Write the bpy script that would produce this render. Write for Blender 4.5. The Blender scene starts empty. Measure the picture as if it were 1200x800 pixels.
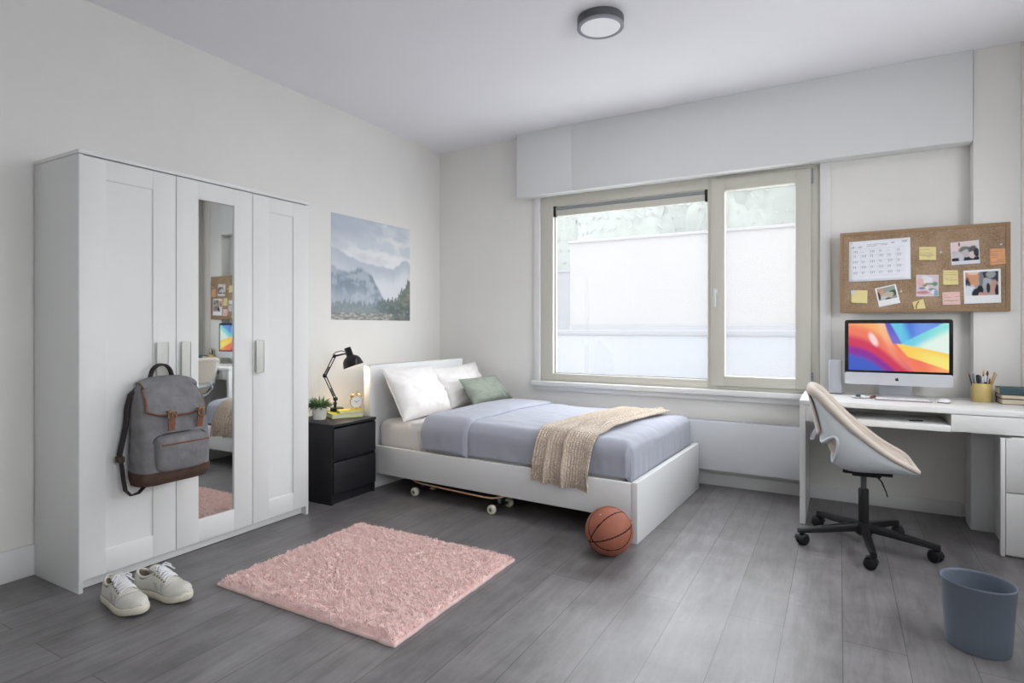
import bpy, bmesh, math, random
from mathutils import Vector, Matrix, noise
R = math.radians
PI = math.pi
random.seed(7)
S = bpy.context.scene
COL = S.collection

# ------------------------------------------------------------------ helpers
def lin(c):
    return tuple(((v/255)/12.92 if v/255 <= .04045 else ((v/255+.055)/1.055)**2.4) for v in c)

def mat(name, rgb, rough=.5, spec=.3, metal=0, var=0, vscale=8, bump=0, bscale=60, stretch=(1,1,1), sheen=0, emit=None, estr=0):
    m = bpy.data.materials.new(name); m.use_nodes = True
    nt = m.node_tree; b = nt.nodes['Principled BSDF']
    col = lin(rgb)+(1,)
    b.inputs['Base Color'].default_value = col
    b.inputs['Roughness'].default_value = rough
    b.inputs['Specular IOR Level'].default_value = spec
    b.inputs['Metallic'].default_value = metal
    if sheen:
        b.inputs['Sheen Weight'].default_value = sheen
    if emit:
        b.inputs['Emission Color'].default_value = lin(emit)+(1,)
        b.inputs['Emission Strength'].default_value = estr
    if var or bump:
        tc = nt.nodes.new('ShaderNodeTexCoord'); mp = nt.nodes.new('ShaderNodeMapping')
        mp.inputs['Scale'].default_value = stretch
        nt.links.new(tc.outputs['Object'], mp.inputs['Vector'])
    if var:
        n = nt.nodes.new('ShaderNodeTexNoise'); n.inputs['Scale'].default_value = vscale; n.inputs['Detail'].default_value = 4
        nt.links.new(mp.outputs[0], n.inputs['Vector'])
        r = nt.nodes.new('ShaderNodeValToRGB')
        r.color_ramp.elements[0].position = .3; r.color_ramp.elements[1].position = .7
        r.color_ramp.elements[0].color = tuple(c*(1-var) for c in col[:3])+(1,)
        r.color_ramp.elements[1].color = tuple(min(1, c*(1+var)) for c in col[:3])+(1,)
        nt.links.new(n.outputs['Fac'], r.inputs[0]); nt.links.new(r.outputs[0], b.inputs['Base Color'])
    if bump:
        n2 = nt.nodes.new('ShaderNodeTexNoise'); n2.inputs['Scale'].default_value = bscale; n2.inputs['Detail'].default_value = 3
        nt.links.new(mp.outputs[0], n2.inputs['Vector'])
        bp = nt.nodes.new('ShaderNodeBump'); bp.inputs['Strength'].default_value = bump; bp.inputs['Distance'].default_value = .01
        nt.links.new(n2.outputs['Fac'], bp.inputs['Height']); nt.links.new(bp.outputs[0], b.inputs['Normal'])
    return m

def paint_mat(name, rough=.6, spec=.2, emit=False):
    m = bpy.data.materials.new(name); m.use_nodes = True
    nt = m.node_tree; b = nt.nodes['Principled BSDF']
    a = nt.nodes.new('ShaderNodeAttribute'); a.attribute_name = 'Col'
    b.inputs['Roughness'].default_value = rough; b.inputs['Specular IOR Level'].default_value = spec
    if emit:
        b.inputs['Base Color'].default_value = (.01,.01,.01,1)
        nt.links.new(a.outputs['Color'], b.inputs['Emission Color']); b.inputs['Emission Strength'].default_value = 1
    else:
        nt.links.new(a.outputs['Color'], b.inputs['Base Color'])
    return m

def obj(name, bm, m=None, parent=None, smooth=True, ang=40, recalc=True, subsurf=0, solid=0, soff=-1):
    if recalc: bmesh.ops.recalc_face_normals(bm, faces=bm.faces)
    me = bpy.data.meshes.new(name); bm.to_mesh(me); bm.free()
    if smooth:
        me.polygons.foreach_set('use_smooth', [True]*len(me.polygons))
        me.set_sharp_from_angle(angle=R(ang))
    o = bpy.data.objects.new(name, me); COL.objects.link(o)
    if m:
        for mm in (m if isinstance(m, (list, tuple)) else [m]): me.materials.append(mm)
    if parent: o.parent = parent
    if solid:
        md = o.modifiers.new('Solidify', 'SOLIDIFY'); md.thickness = solid; md.offset = soff
    if subsurf:
        md = o.modifiers.new('Subsurf', 'SUBSURF'); md.levels = subsurf; md.render_levels = subsurf
    return o

def tag(o, label, cat, group=None, kind=None):
    o['label'] = label; o['category'] = cat
    if group: o['group'] = group
    if kind: o['kind'] = kind
    return o

def thing(name, label, cat, loc=(0,0,0), rotz=0, group=None):
    o = bpy.data.objects.new(name, None); COL.objects.link(o)
    o.empty_display_size = .05
    o.location = loc; o.rotation_euler = (0,0,rotz)
    return tag(o, label, cat, group)

def struct(name, bm, m, parent=None, **k):
    o = obj(name, bm, m, parent, **k)
    if not parent: o['kind'] = 'structure'
    return o

def NB(): return bmesh.new()

def box(bm, x0, x1, y0, y1, z0, z1, bev=0, seg=2, mtx=None, mi=0):
    vs = [bm.verts.new(v) for v in ((x0,y0,z0),(x1,y0,z0),(x1,y1,z0),(x0,y1,z0),(x0,y0,z1),(x1,y0,z1),(x1,y1,z1),(x0,y1,z1))]
    fs = [bm.faces.new([vs[i] for i in f]) for f in ((0,3,2,1),(4,5,6,7),(0,1,5,4),(1,2,6,5),(2,3,7,6),(3,0,4,7))]
    for f in fs: f.material_index = mi
    allv = list(vs)
    if bev:
        es = list({e for f in fs for e in f.edges})
        r = bmesh.ops.bevel(bm, geom=es, offset=bev, segments=seg, profile=.5, affect='EDGES')
        allv = list({v for f in r['faces'] for v in f.verts} | {v for v in vs if v.is_valid})
        for f in r['faces']: f.material_index = mi
    if mtx is not None:
        bmesh.ops.transform(bm, matrix=mtx, verts=[v for v in allv if v.is_valid])
    return bm

def B(*a, **k): return box(NB(), *a, **k)

def rings(bm, rs, close=True, cap=True, mi=0):
    """loft a list of rings (lists of points)"""
    vv = [[bm.verts.new(p) for p in r] for r in rs]
    n = len(rs[0])
    for i in range(len(vv)-1):
        for j in range(n if close else n-1):
            k = (j+1) % n
            f = bm.faces.new((vv[i][j], vv[i][k], vv[i+1][k], vv[i+1][j])); f.material_index = mi
    if cap:
        for r in (vv[0][::-1], vv[-1]):
            f = bm.faces.new(r); f.material_index = mi
    return bm

def tube(bm, pts, r, n=8, cap=True, mi=0, flat=1, up=None):
    pts = [Vector(p) for p in pts]
    rad = r if isinstance(r, (list, tuple)) else [r]*len(pts)
    out = []; prev = None
    for i, p in enumerate(pts):
        t = (pts[min(i+1, len(pts)-1)] - pts[max(i-1, 0)]).normalized()
        if prev is None:
            ref = Vector(up) if up else (Vector((0,0,1)) if abs(t.z) < .9 else Vector((1,0,0)))
            a = (ref - t*ref.dot(t)).normalized()
        else:
            a = (prev - t*prev.dot(t)).normalized()
        b = t.cross(a); prev = a
        out.append([p + a*math.cos(2*PI*j/n)*rad[i] + b*math.sin(2*PI*j/n)*rad[i]*flat for j in range(n)])
    return rings(bm, out, cap=cap, mi=mi)

def lathe(bm, prof, n=32, c=(0,0,0), mtx=None, cap=True, mi=0, sx=1, sy=1):
    rs = []
    for r, z in prof:
        ring = []
        for j in range(n):
            p = Vector((r*sx*math.cos(2*PI*j/n), r*sy*math.sin(2*PI*j/n), z))
            if mtx is not None: p = mtx @ p
            ring.append(p + Vector(c))
        rs.append(ring)
    return rings(bm, rs, cap=cap, mi=mi)

def grid(bm, nu, nv, f, mi=0, closed_v=False):
    vv = [[bm.verts.new(f(i/nu, j/nv)) for j in range(nv + (0 if closed_v else 1))] for i in range(nu+1)]
    for i in range(nu):
        for j in range(nv):
            k = (j+1) % nv if closed_v else j+1
            fc = bm.faces.new((vv[i][j], vv[i+1][j], vv[i+1][k], vv[i][k])); fc.material_index = mi
    return vv

def sell(cx, cy, a, b, z, n=32, e=3.0, axis='z'):
    out = []
    for j in range(n):
        t = 2*PI*j/n; c, s = math.cos(t), math.sin(t)
        x = a*math.copysign(abs(c)**(2/e), c); y = b*math.copysign(abs(s)**(2/e), s)
        out.append((cx+x, cy+y, z))
    return out

def interp(tab, t):
    """smooth (catmull) table lookup: tab = [(t, v...)]"""
    if t <= tab[0][0]: return tab[0][1:]
    for i in range(len(tab)-1):
        if t <= tab[i+1][0]:
            k = (t-tab[i][0])/(tab[i+1][0]-tab[i][0])
            p0 = tab[max(i-1,0)]; p1 = tab[i]; p2 = tab[i+1]; p3 = tab[min(i+2,len(tab)-1)]
            return tuple(.5*((2*p1[q])+(-p0[q]+p2[q])*k+(2*p0[q]-5*p1[q]+4*p2[q]-p3[q])*k*k+(-p0[q]+3*p1[q]-3*p2[q]+p3[q])*k**3) for q in range(1,len(p1)))
    return tab[-1][1:]

def fb(x, y, z=0, o=4): return noise.fractal(Vector((x,y,z)), 1.0, 2.0, o)
def sm(a, b, x):
    t = max(0, min(1, (x-a)/(b-a))); return t*t*(3-2*t)
def mix(a, b, t): return tuple(p+(q-p)*t for p, q in zip(a, b))

def painted(name, nu, nv, pos, colf, m, parent=None):
    """flat picture: grid of quads with colour attribute; pos(u,v)->point, v downwards"""
    bm = NB(); L = bm.verts.layers.float_color.new('Col')
    for i in range(nu+1):
        for j in range(nv+1):
            v = bm.verts.new(pos(i/nu, j/nv)); c = colf(i/nu, j/nv); v[L] = (c[0],c[1],c[2],1)
    bm.verts.ensure_lookup_table()
    for i in range(nu):
        for j in range(nv):
            a = i*(nv+1)+j
            bm.faces.new([bm.verts[q] for q in (a, a+1, a+nv+2, a+nv+1)])
    return obj(name, bm, m, parent, smooth=False, recalc=False)

# ------------------------------------------------------------------ materials
M = {}
M['wall'] = mat('wall_plaster', (239,237,233), .85, .15, var=.015, vscale=3, bump=.06, bscale=180)
M['ceiling'] = mat('ceiling_paint', (247,246,250), .9, .1, var=.01, vscale=2)
M['pelmet'] = mat('pelmet_paint', (231,232,232), .6, .25)
M['trimw'] = mat('trim_white', (232,231,230), .5, .3)
M['frame'] = mat('window_cream', (206,203,192), .45, .35)
M['white'] = mat('white_laminate', (236,236,235), .38, .4, var=.006, vscale=5)
M['white2'] = mat('white_lacquer', (228,229,229), .45, .35)
M['cabw'] = mat('wardrobe_foil', (233,233,232), .42, .35, var=.008, vscale=6)
M['handle'] = mat('handle_plastic', (214,214,208), .35, .4)
M['dark'] = mat('black_brown_foil', (38,38,43), .5, .35, var=.15, vscale=4, stretch=(1,1,14), bump=.06, bscale=50)
M['black'] = mat('black_plastic', (24,24,26), .4, .4)
M['blackm'] = mat('black_metal', (20,20,22), .32, .5)
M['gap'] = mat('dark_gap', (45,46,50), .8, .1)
M['steel'] = mat('brushed_steel', (150,152,155), .3, .5, metal=1)
M['alu'] = mat('silver_aluminium', (215,217,222), .32, .5, metal=.35)
M['mirror'] = mat('mirror_silver', (226,230,228), .02, .5, metal=1)
M['sheet'] = mat('sheet_cotton', (236,232,228), .9, .1, bump=.12, bscale=25, sheen=.15)
M['pillow'] = mat('pillow_cotton', (244,240,238), .9, .1, bump=.10, bscale=22, sheen=.15)
M['green'] = mat('green_cotton', (146,153,140), .92, .1, var=.05, vscale=12, bump=.1, bscale=300, sheen=.2)
M['duvet'] = mat('duvet_cotton', (171,174,186), .9, .1, var=.02, vscale=6, bump=.1, bscale=16, sheen=.2)
M['canvas'] = mat('grey_canvas', (128,127,130), .92, .12, var=.18, vscale=14, bump=.45, bscale=30)
M['suede'] = mat('brown_suede', (88,70,62), .85, .15, var=.15, vscale=30, bump=.1, bscale=200)
M['leather'] = mat('tan_leather', (122,82,62), .55, .3, var=.1, vscale=30)
M['webbing'] = mat('dark_webbing', (58,52,52), .8, .2, bump=.2, bscale=300)
M['brass'] = mat('antique_brass', (150,125,95), .35, .5, metal=.9)
M['gold'] = mat('gold_metal', (214,178,112), .3, .5, metal=.75)
M['goldcup'] = mat('gold_enamel', (206,184,122), .38, .4, metal=.2)
M['shoe'] = mat('shoe_leather', (216,213,204), .6, .25, var=.04, vscale=30, bump=.05, bscale=120)
M['shoe2'] = mat('shoe_panel', (190,189,186), .7, .2, var=.05, vscale=40)
M['sole'] = mat('shoe_sole', (218,212,196), .7, .2, var=.05, vscale=25)
M['lace'] = mat('lace_cotton', (234,234,236), .9, .1, bump=.2, bscale=500)
M['lining'] = mat('shoe_lining', (150,136,122), .9, .1, var=.1, vscale=30)
M['wood'] = mat('maple_ply', (214,172,136), .5, .3, var=.1, vscale=14, stretch=(1,8,8))
M['wheel'] = mat('urethane_cream', (226,222,204), .5, .3)
M['grip'] = mat('grip_tape', (36,36,38), .95, .1, bump=.2, bscale=600)
M['bin'] = mat('bin_plastic', (112,121,134), .5, .3, bump=.02, bscale=200)
M['shell'] = mat('shell_plastic', (222,228,230), .35, .4)
M['pad'] = mat('beige_fabric', (206,194,183), .9, .12, var=.03, vscale=40, bump=.12, bscale=350, sheen=.2)
M['pot'] = mat('pot_ceramic', (226,222,216), .5, .3)
M['soil'] = mat('soil', (60,48,40), .95, .1, var=.2, vscale=60)
M['leaf'] = mat('leaf_green', (104,130,90), .6, .3, var=.22, vscale=25)
M['leaf2'] = mat('leaf_pale', (168,186,150), .6, .3, var=.1, vscale=25)
M['lime'] = mat('lime_cover', (206,208,74), .5, .3)
M['yellow'] = mat('yellow_cover', (226,206,66), .5, .3)
M['pages'] = mat('paper_pages', (226,210,188), .85, .1, var=.06, vscale=6, stretch=(1,1,120))
M['pagesw'] = mat('paper_pages_white', (226,226,206), .85, .1, var=.05, vscale=6, stretch=(1,1,120))
M['teal'] = mat('teal_cover', (66,92,100), .5, .35, var=.06, vscale=10)
M['blackc'] = mat('charcoal_cover', (44,46,48), .55, .3)
M['dial'] = mat('clock_dial', (240,240,240), .4, .4)
M['paper'] = mat('white_paper', (238,240,246), .8, .1)
M['ink'] = mat('ink_grey', (86,88,98), .8, .1)
M['noteY'] = mat('yellow_note', (234,217,158), .8, .1, var=.03, vscale=20)
M['noteO'] = mat('orange_note', (234,174,132), .8, .1, var=.03, vscale=20)
M['noteP'] = mat('pink_note', (236,198,192), .8, .1, var=.03, vscale=20)
M['pic'] = paint_mat('printed_picture', .55, .2)
M['screen'] = paint_mat('lit_screen', .2, .3, emit=True)
M['key'] = mat('key_white', (240,238,240), .5, .3)
M['keyb'] = mat('keyboard_aluminium', (160,156,160), .4, .4)
M['speaker'] = mat('speaker_mesh', (182,184,190), .7, .2, bump=.3, bscale=900)
M['greyl'] = mat('lamp_grey', (92,94,98), .45, .4)
M['greyr'] = mat('lamp_ring_grey', (150,150,158), .45, .4)
M['diffuser'] = mat('lamp_diffuser', (232,233,238), .5, .3, emit=(255,252,248), estr=.16)
M['bulb'] = mat('lamp_bulb', (255,240,215), .4, .2, emit=(255,214,160), estr=6)
M['rad'] = mat('radiator_enamel', (226,228,232), .4, .35)

def floor_mat():
    m = bpy.data.materials.new('grey_wood_planks'); m.use_nodes = True
    nt = m.node_tree; b = nt.nodes['Principled BSDF']; L = nt.links.new
    tc = nt.nodes.new('ShaderNodeTexCoord'); mp = nt.nodes.new('ShaderNodeMapping')
    mp.inputs['Rotation'].default_value = (0,0,R(90)); mp.inputs['Location'].default_value = (.35,.06,0)
    L(tc.outputs['Object'], mp.inputs['Vector'])
    br = nt.nodes.new('ShaderNodeTexBrick')
    br.inputs['Scale'].default_value = 1; br.inputs['Brick Width'].default_value = 2.3; br.inputs['Row Height'].default_value = .195
    br.inputs['Mortar Size'].default_value = .0016; br.inputs['Mortar Smooth'].default_value = .3; br.offset = .37
    br.inputs['Color1'].default_value = lin((121,118,119))+(1,); br.inputs['Color2'].default_value = lin((133,130,132))+(1,)
    br.inputs['Mortar'].default_value = lin((80,78,78))+(1,)
    L(mp.outputs[0], br.inputs['Vector'])
    g = nt.nodes.new('ShaderNodeMapping'); g.inputs['Scale'].default_value = (10, 1.3, 1)
    L(tc.outputs['Object'], g.inputs['Vector'])
    n = nt.nodes.new('ShaderNodeTexNoise'); n.inputs['Scale'].default_value = 2.2; n.inputs['Detail'].default_value = 9; n.inputs['Roughness'].default_value = .72; n.inputs['Distortion'].default_value = .6
    L(g.outputs[0], n.inputs['Vector'])
    n2 = nt.nodes.new('ShaderNodeTexNoise'); n2.inputs['Scale'].default_value = 5; n2.inputs['Detail'].default_value = 7; n2.inputs['Roughness'].default_value = .6
    L(tc.outputs['Object'], n2.inputs['Vector'])
    r1 = nt.nodes.new('ShaderNodeValToRGB'); r1.color_ramp.elements[0].position = .28; r1.color_ramp.elements[1].position = .72
    r1.color_ramp.elements[0].color = (.62,.61,.61,1); r1.color_ramp.elements[1].color = (1.18,1.18,1.19,1)
    L(n.outputs['Fac'], r1.inputs[0])
    r2 = nt.nodes.new('ShaderNodeValToRGB'); r2.color_ramp.elements[0].position = .3; r2.color_ramp.elements[1].position = .7
    r2.color_ramp.elements[0].color = (.78,.77,.76,1); r2.color_ramp.elements[1].color = (1.16,1.16,1.17,1)
    L(n2.outputs['Fac'], r2.inputs[0])
    def mul(a, c):
        x = nt.nodes.new('ShaderNodeMix'); x.data_type = 'RGBA'; x.blend_type = 'MULTIPLY'; x.inputs[0].default_value = 1
        L(a, x.inputs[6]); L(c, x.inputs[7]); return x.outputs[2]
    L(mul(mul(br.outputs['Color'], r1.outputs[0]), r2.outputs[0]), b.inputs['Base Color'])
    rr = nt.nodes.new('ShaderNodeMapRange'); rr.inputs[3].default_value = .28; rr.inputs[4].default_value = .46
    L(n.outputs['Fac'], rr.inputs[0]); L(rr.outputs[0], b.inputs['Roughness'])
    b.inputs['Specular IOR Level'].default_value = .5
    bp = nt.nodes.new('ShaderNodeBump'); bp.inputs['Strength'].default_value = .12; bp.inputs['Distance'].default_value = .004
    L(n.outputs['Fac'], bp.inputs['Height']); L(bp.outputs[0], b.inputs['Normal'])
    return m
M['floor'] = floor_mat()

def cork_mat(name, a, c):
    m = bpy.data.materials.new(name); m.use_nodes = True
    nt = m.node_tree; b = nt.nodes['Principled BSDF']; L = nt.links.new
    tc = nt.nodes.new('ShaderNodeTexCoord')
    v = nt.nodes.new('ShaderNodeTexNoise'); v.inputs['Scale'].default_value = 130; v.inputs['Detail'].default_value = 3
    w = nt.nodes.new('ShaderNodeTexNoise'); w.inputs['Scale'].default_value = 7; w.inputs['Detail'].default_value = 4
    L(tc.outputs['Object'], v.inputs['Vector']); L(tc.outputs['Object'], w.inputs['Vector'])
    ad = nt.nodes.new('ShaderNodeMath'); ad.operation = 'ADD'
    hf = nt.nodes.new('ShaderNodeMath'); hf.operation = 'MULTIPLY'; hf.inputs[1].default_value = .5
    L(v.outputs['Fac'], ad.inputs[0]); L(w.outputs['Fac'], ad.inputs[1]); L(ad.outputs[0], hf.inputs[0])
    r = nt.nodes.new('ShaderNodeValToRGB'); r.color_ramp.elements[0].position = .36; r.color_ramp.elements[1].position = .62
    r.color_ramp.elements[0].color = lin(a)+(1,); r.color_ramp.elements[1].color = lin(c)+(1,)
    L(hf.outputs[0], r.inputs[0]); L(r.outputs[0], b.inputs['Base Color'])
    b.inputs['Roughness'].default_value = .9; b.inputs['Specular IOR Level'].default_value = .1
    return m
M['cork'] = cork_mat('cork', (140,116,93), (178,152,127))
M['corkframe'] = cork_mat('board_frame_wood', (148,121,95), (168,140,112))

def knit_mat():
    m = bpy.data.materials.new('beige_knit'); m.use_nodes = True
    nt = m.node_tree; b = nt.nodes['Principled BSDF']; L = nt.links.new
    uv = nt.nodes.new('ShaderNodeUVMap')
    w = nt.nodes.new('ShaderNodeTexWave'); w.inputs['Scale'].default_value = 24; w.inputs['Distortion'].default_value = 2.5; w.inputs['Detail'].default_value = 2; w.bands_direction = 'X'; w.inputs['Detail Scale'].default_value = 3
    w2 = nt.nodes.new('ShaderNodeTexVoronoi'); w2.inputs['Scale'].default_value = 110
    L(uv.outputs[0], w.inputs['Vector']); L(uv.outputs[0], w2.inputs['Vector'])
    mx = nt.nodes.new('ShaderNodeMath'); mx.operation = 'SUBTRACT'
    L(w.outputs['Fac'], mx.inputs[0]); L(w2.outputs['Distance'], mx.inputs[1])
    r = nt.nodes.new('ShaderNodeValToRGB'); r.color_ramp.elements[0].position = -0.0; r.color_ramp.elements[1].position = .7
    r.color_ramp.elements[0].color = lin((206,187,168))+(1,); r.color_ramp.elements[1].color = lin((250,235,220))+(1,)
    L(mx.outputs[0], r.inputs[0]); L(r.outputs[0], b.inputs['Base Color'])
    bp = nt.nodes.new('ShaderNodeBump'); bp.inputs['Strength'].default_value = .9; bp.inputs['Distance'].default_value = .006
    L(mx.outputs[0], bp.inputs['Height']); L(bp.outputs[0], b.inputs['Normal'])
    b.inputs['Roughness'].default_value = .95; b.inputs['Specular IOR Level'].default_value = .08; b.inputs['Sheen Weight'].default_value = .3
    return m
M['knit'] = knit_mat()

def ball_mat():
    m = mat('basketball_rubber', (162,98,78), .55, .35, var=.06, vscale=20)
    nt = m.node_tree; b = nt.nodes['Principled BSDF']
    tc = nt.nodes.new('ShaderNodeTexCoord'); v = nt.nodes.new('ShaderNodeTexVoronoi'); v.inputs['Scale'].default_value = 260
    bp = nt.nodes.new('ShaderNodeBump'); bp.inputs['Strength'].default_value = .35; bp.inputs['Distance'].default_value = .002
    nt.links.new(tc.outputs['Object'], v.inputs['Vector']); nt.links.new(v.outputs['Distance'], bp.inputs['Height']); nt.links.new(bp.outputs[0], b.inputs['Normal'])
    return m
M['ball'] = ball_mat()

def pane_mat():
    m = bpy.data.materials.new('hazy_window_glass'); m.use_nodes = True
    nt = m.node_tree; nt.nodes.remove(nt.nodes['Principled BSDF']); L = nt.links.new
    out = nt.nodes['Material Output']
    tr = nt.nodes.new('ShaderNodeBsdfTransparent'); tr.inputs[0].default_value = (.97,.985,1,1)
    tl = nt.nodes.new('ShaderNodeBsdfTranslucent'); tl.inputs[0].default_value = (.95,.95,.95,1)
    gl = nt.nodes.new('ShaderNodeBsdfGlossy'); gl.inputs['Roughness'].default_value = .02
    m1 = nt.nodes.new('ShaderNodeMixShader'); m1.inputs[0].default_value = HAZE
    m2 = nt.nodes.new('ShaderNodeMixShader'); m2.inputs[0].default_value = .04
    L(tr.outputs[0], m1.inputs[1]); L(tl.outputs[0], m1.inputs[2]); L(m1.outputs[0], m2.inputs[1]); L(gl.outputs[0], m2.inputs[2]); L(m2.outputs[0], out.inputs[0])
    return m
HAZE = .07
M['pane'] = pane_mat()
OUT_B = (91,89,88); OUT_P = (77,77,81); OUT_A = (85,85,89); OUT_W = (91,93,98); OUT_C = (80,82,87); OUT_T = (91,96,90)
WORLD = 8.3; LAMPW = 4.5; CEILW = 9
# ------------------------------------------------------------------ room
ZC = 2.756; XR = 4.45; YF = -5.6; WT = .2
struct('floor', B(-.2, XR+.2, YF-.2, .2, -.12, 0), M['floor'], smooth=False)
struct('ceiling', B(-.2, XR+.2, YF-.2, .2, ZC, ZC+.15), M['ceiling'], smooth=False)
struct('wall_left', B(-WT, 0, YF-.2, 0.2, 0, ZC), M['wall'], smooth=False)
RV = (-5.0, -3.4, 1.0, 2.3)
RW = (-2.55, -.85, .95, 2.25)
bm = NB()
box(bm, XR, XR+WT, RW[1], .2, 0, ZC); box(bm, XR, XR+WT, RV[1], RW[0], 0, ZC); box(bm, XR, XR+WT, YF-.2, RV[0], 0, ZC)
box(bm, XR, XR+WT, RV[0], RV[1], 0, RV[2]); box(bm, XR, XR+WT, RV[0], RV[1], RV[3], ZC)
box(bm, XR, XR+WT, RW[0], RW[1], 0, RW[2]); box(bm, XR, XR+WT, RW[0], RW[1], RW[3], ZC)
struct('wall_right', bm, M['wall'], smooth=False)
struct('wall_front', B(0, XR, YF-WT, YF, 0, ZC), M['wall'], smooth=False)
# back wall with window opening
WX0, WX1, WZ0, WZ1 = 1.05, 3.135, .69, 2.30
bm = NB()
box(bm, 0, WX0, 0, WT, 0, ZC); box(bm, WX1, XR, 0, WT, 0, ZC)
box(bm, WX0, WX1, 0, WT, 0, WZ0); box(bm, WX0, WX1, 0, WT, WZ1, ZC)
struct('wall_back', bm, M['wall'], smooth=False)

def frame_rect(bm, x0, x1, z0, z1, w, y0, y1, bev=.004, wb=None, wt=None):
    wb = wb or w; wt = wt or w
    box(bm, x0, x0+w, y0, y1, z0, z1, bev); box(bm, x1-w, x1, y0, y1, z0, z1, bev)
    box(bm, x0+w-.003, x1-w+.003, y0+.001, y1-.001, z0, z0+wb, bev); box(bm, x0+w-.003, x1-w+.003, y0+.001, y1-.001, z1-wt, z1, bev)

# window 1
w = bpy.data.objects.new('window_1', None); COL.objects.link(w); w['kind'] = 'structure'
w['label'] = 'wide cream framed window with a large left pane and narrow right sash'
bm = NB()
box(bm, 1.05, 1.165, .0, .09, .692, 2.298, .004); box(bm, 2.409, 2.47, .0, .09, .692, 2.298, .004)
box(bm, 3.075, 3.135, .0, .09, .692, 2.298, .004)
box(bm, 1.16, 2.412, .002, .088, .692, .756, .004); box(bm, 1.16, 2.412, .002, .088, 2.145, 2.298, .004)
box(bm, 2.465, 3.08, .002, .088, .692, .722, .004); box(bm, 2.465, 3.08, .002, .088, 2.205, 2.298, .004)
obj('window_frame', bm, M['frame'], w)
bm = NB(); frame_rect(bm, 2.435, 3.080, .718, 2.206, .095, -.018, .05, .005, wb=.072, wt=.09)
sash = obj('window_sash', bm, M['frame'], w)
bm = NB(); box(bm, 2.455, 2.482, -.03, -.017, 1.375, 1.415, .005); box(bm, 2.462, 2.475, -.055, -.028, 1.39, 1.402, .003); box(bm, 2.461, 2.476, -.06, -.046, 1.285, 1.405, .005)
obj('window_handle', bm, M['alu'], sash)
for z in (.735, 2.10):
    bm = NB(); lathe(bm, [(.008, 0), (.008, .10)], 12, (3.084, -.010, z)); obj('hinge', bm, M['greyr'], sash)
obj('glass_pane', B(1.16, 2.412, .045, .051, .75, 2.15), M['pane'], w, smooth=False)
obj('glass_pane', B(2.52, 3.0, .02, .026, .78, 2.12), M['pane'], w, smooth=False)
bm = NB()
box(bm, 1.166, 1.169, .035, .045, .757, 2.14); box(bm, 2.4045, 2.4085, .035, .045, .757, 2.14); box(bm, 1.166, 2.408, .035, .045, .756, .760)
obj('glazing_gasket', bm, M['gap'], w, smooth=False)
obj('window_sill', B(.985, 3.20, -.065, .02, .655, .692, .004), M['trimw'], w)
obj('window_apron', B(1.0, 3.19, -.03, 0, .615, .656, .003), M['trimw'], w)
bm = NB(); box(bm, .995, 1.052, -.022, .02, .69, 2.26, .003); box(bm, 3.132, 3.195, -.022, .02, .69, 2.26, .003)
obj('window_casing', bm, M['trimw'], w)

# unseen window added in the right wall as fill light for the room
w2 = bpy.data.objects.new('fill_window_1', None); COL.objects.link(w2); w2['kind'] = 'structure'
bm = NB()
for (a, b_, c, d) in ((RW[0], RW[0]+.07, RW[2], RW[3]), (RW[1]-.07, RW[1], RW[2], RW[3]), (RW[0], RW[1], RW[2], RW[2]+.07), (RW[0], RW[1], RW[3]-.07, RW[3]), (-1.73, -1.67, RW[2], RW[3])):
    box(bm, XR+.05, XR+.12, a, b_, c, d, .004)
obj('window_frame', bm, M['frame'], w2)  # frame of the added fill window
obj('glass_pane', B(XR+.08, XR+.086, RW[0]+.05, RW[1]-.05, RW[2]+.05, RW[3]-.05), M['pane'], w2, smooth=False)  # pane of the added fill window
obj('window_sill', B(XR-.05, XR+.05, RW[0]-.05, RW[1]+.05, RW[2]-.035, RW[2], .004), M['trimw'], w2)  # sill of the added fill window

# another unseen window, added further along to brighten left wall and ceiling
w3 = bpy.data.objects.new('fill_window_2', None); COL.objects.link(w3); w3['kind'] = 'structure'
bm = NB()
for (a, b_, c, d) in ((RV[0], RV[0]+.07, RV[2], RV[3]), (RV[1]-.07, RV[1], RV[2], RV[3]), (RV[0], RV[1], RV[2], RV[2]+.07), (RV[0], RV[1], RV[3]-.07, RV[3])):
    box(bm, XR+.05, XR+.12, a, b_, c, d, .004)
obj('window_frame', bm, M['frame'], w3)  # frame of the second added fill window
obj('glass_pane', B(XR+.08, XR+.086, RV[0]+.05, RV[1]-.05, RV[2]+.05, RV[3]-.05), M['pane'], w3, smooth=False)  # pane of the second added fill window
obj('window_sill', B(XR-.05, XR+.05, RV[0]-.05, RV[1]+.05, RV[2]-.035, RV[2], .004), M['trimw'], w3)  # sill of the second added fill window

# pelmet, pillar, skirting
bm = NB(); box(bm, .886, 1.3885, -.12, -.0005, 2.226, ZC, .002); box(bm, 1.3895, 3.922, -.12, -.0005, 2.226, ZC, .002)
tag(struct('trim_1', bm, M['pelmet']), 'long white boxed pelmet above the window', 'pelmet')
tag(struct('trim_2', B(3.926, 4.1405, -.104, -.0005, 0, ZC, .002), M['wall']), 'narrow flush wall pillar at the right of the pelmet', 'pillar')
tag(struct('trim_3', B(3.89, 4.13, -.262, -.1045, 0, .60, .002), M['white2']), 'low white boxed casing under the desk', 'pipe casing')
tag(struct('trim_4', B(4.141, 4.24, -.108, -.0005, 0, ZC, .003), mat('trim_blush', (232,224,219), .8, .15)), 'pale pinkish upright trim board at the far right edge', 'trim board')
def skirt(name, x0, x1, y0, y1, h): 
    struct(name, B(x0, x1, y0, y1, 0, h, .003), M['trimw'])
skirt('baseboard_left', .0005, .016, YF, -.016, .141)
skirt('baseboard_back', .016, 3.889, -.016, -.0005, .085)
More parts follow.
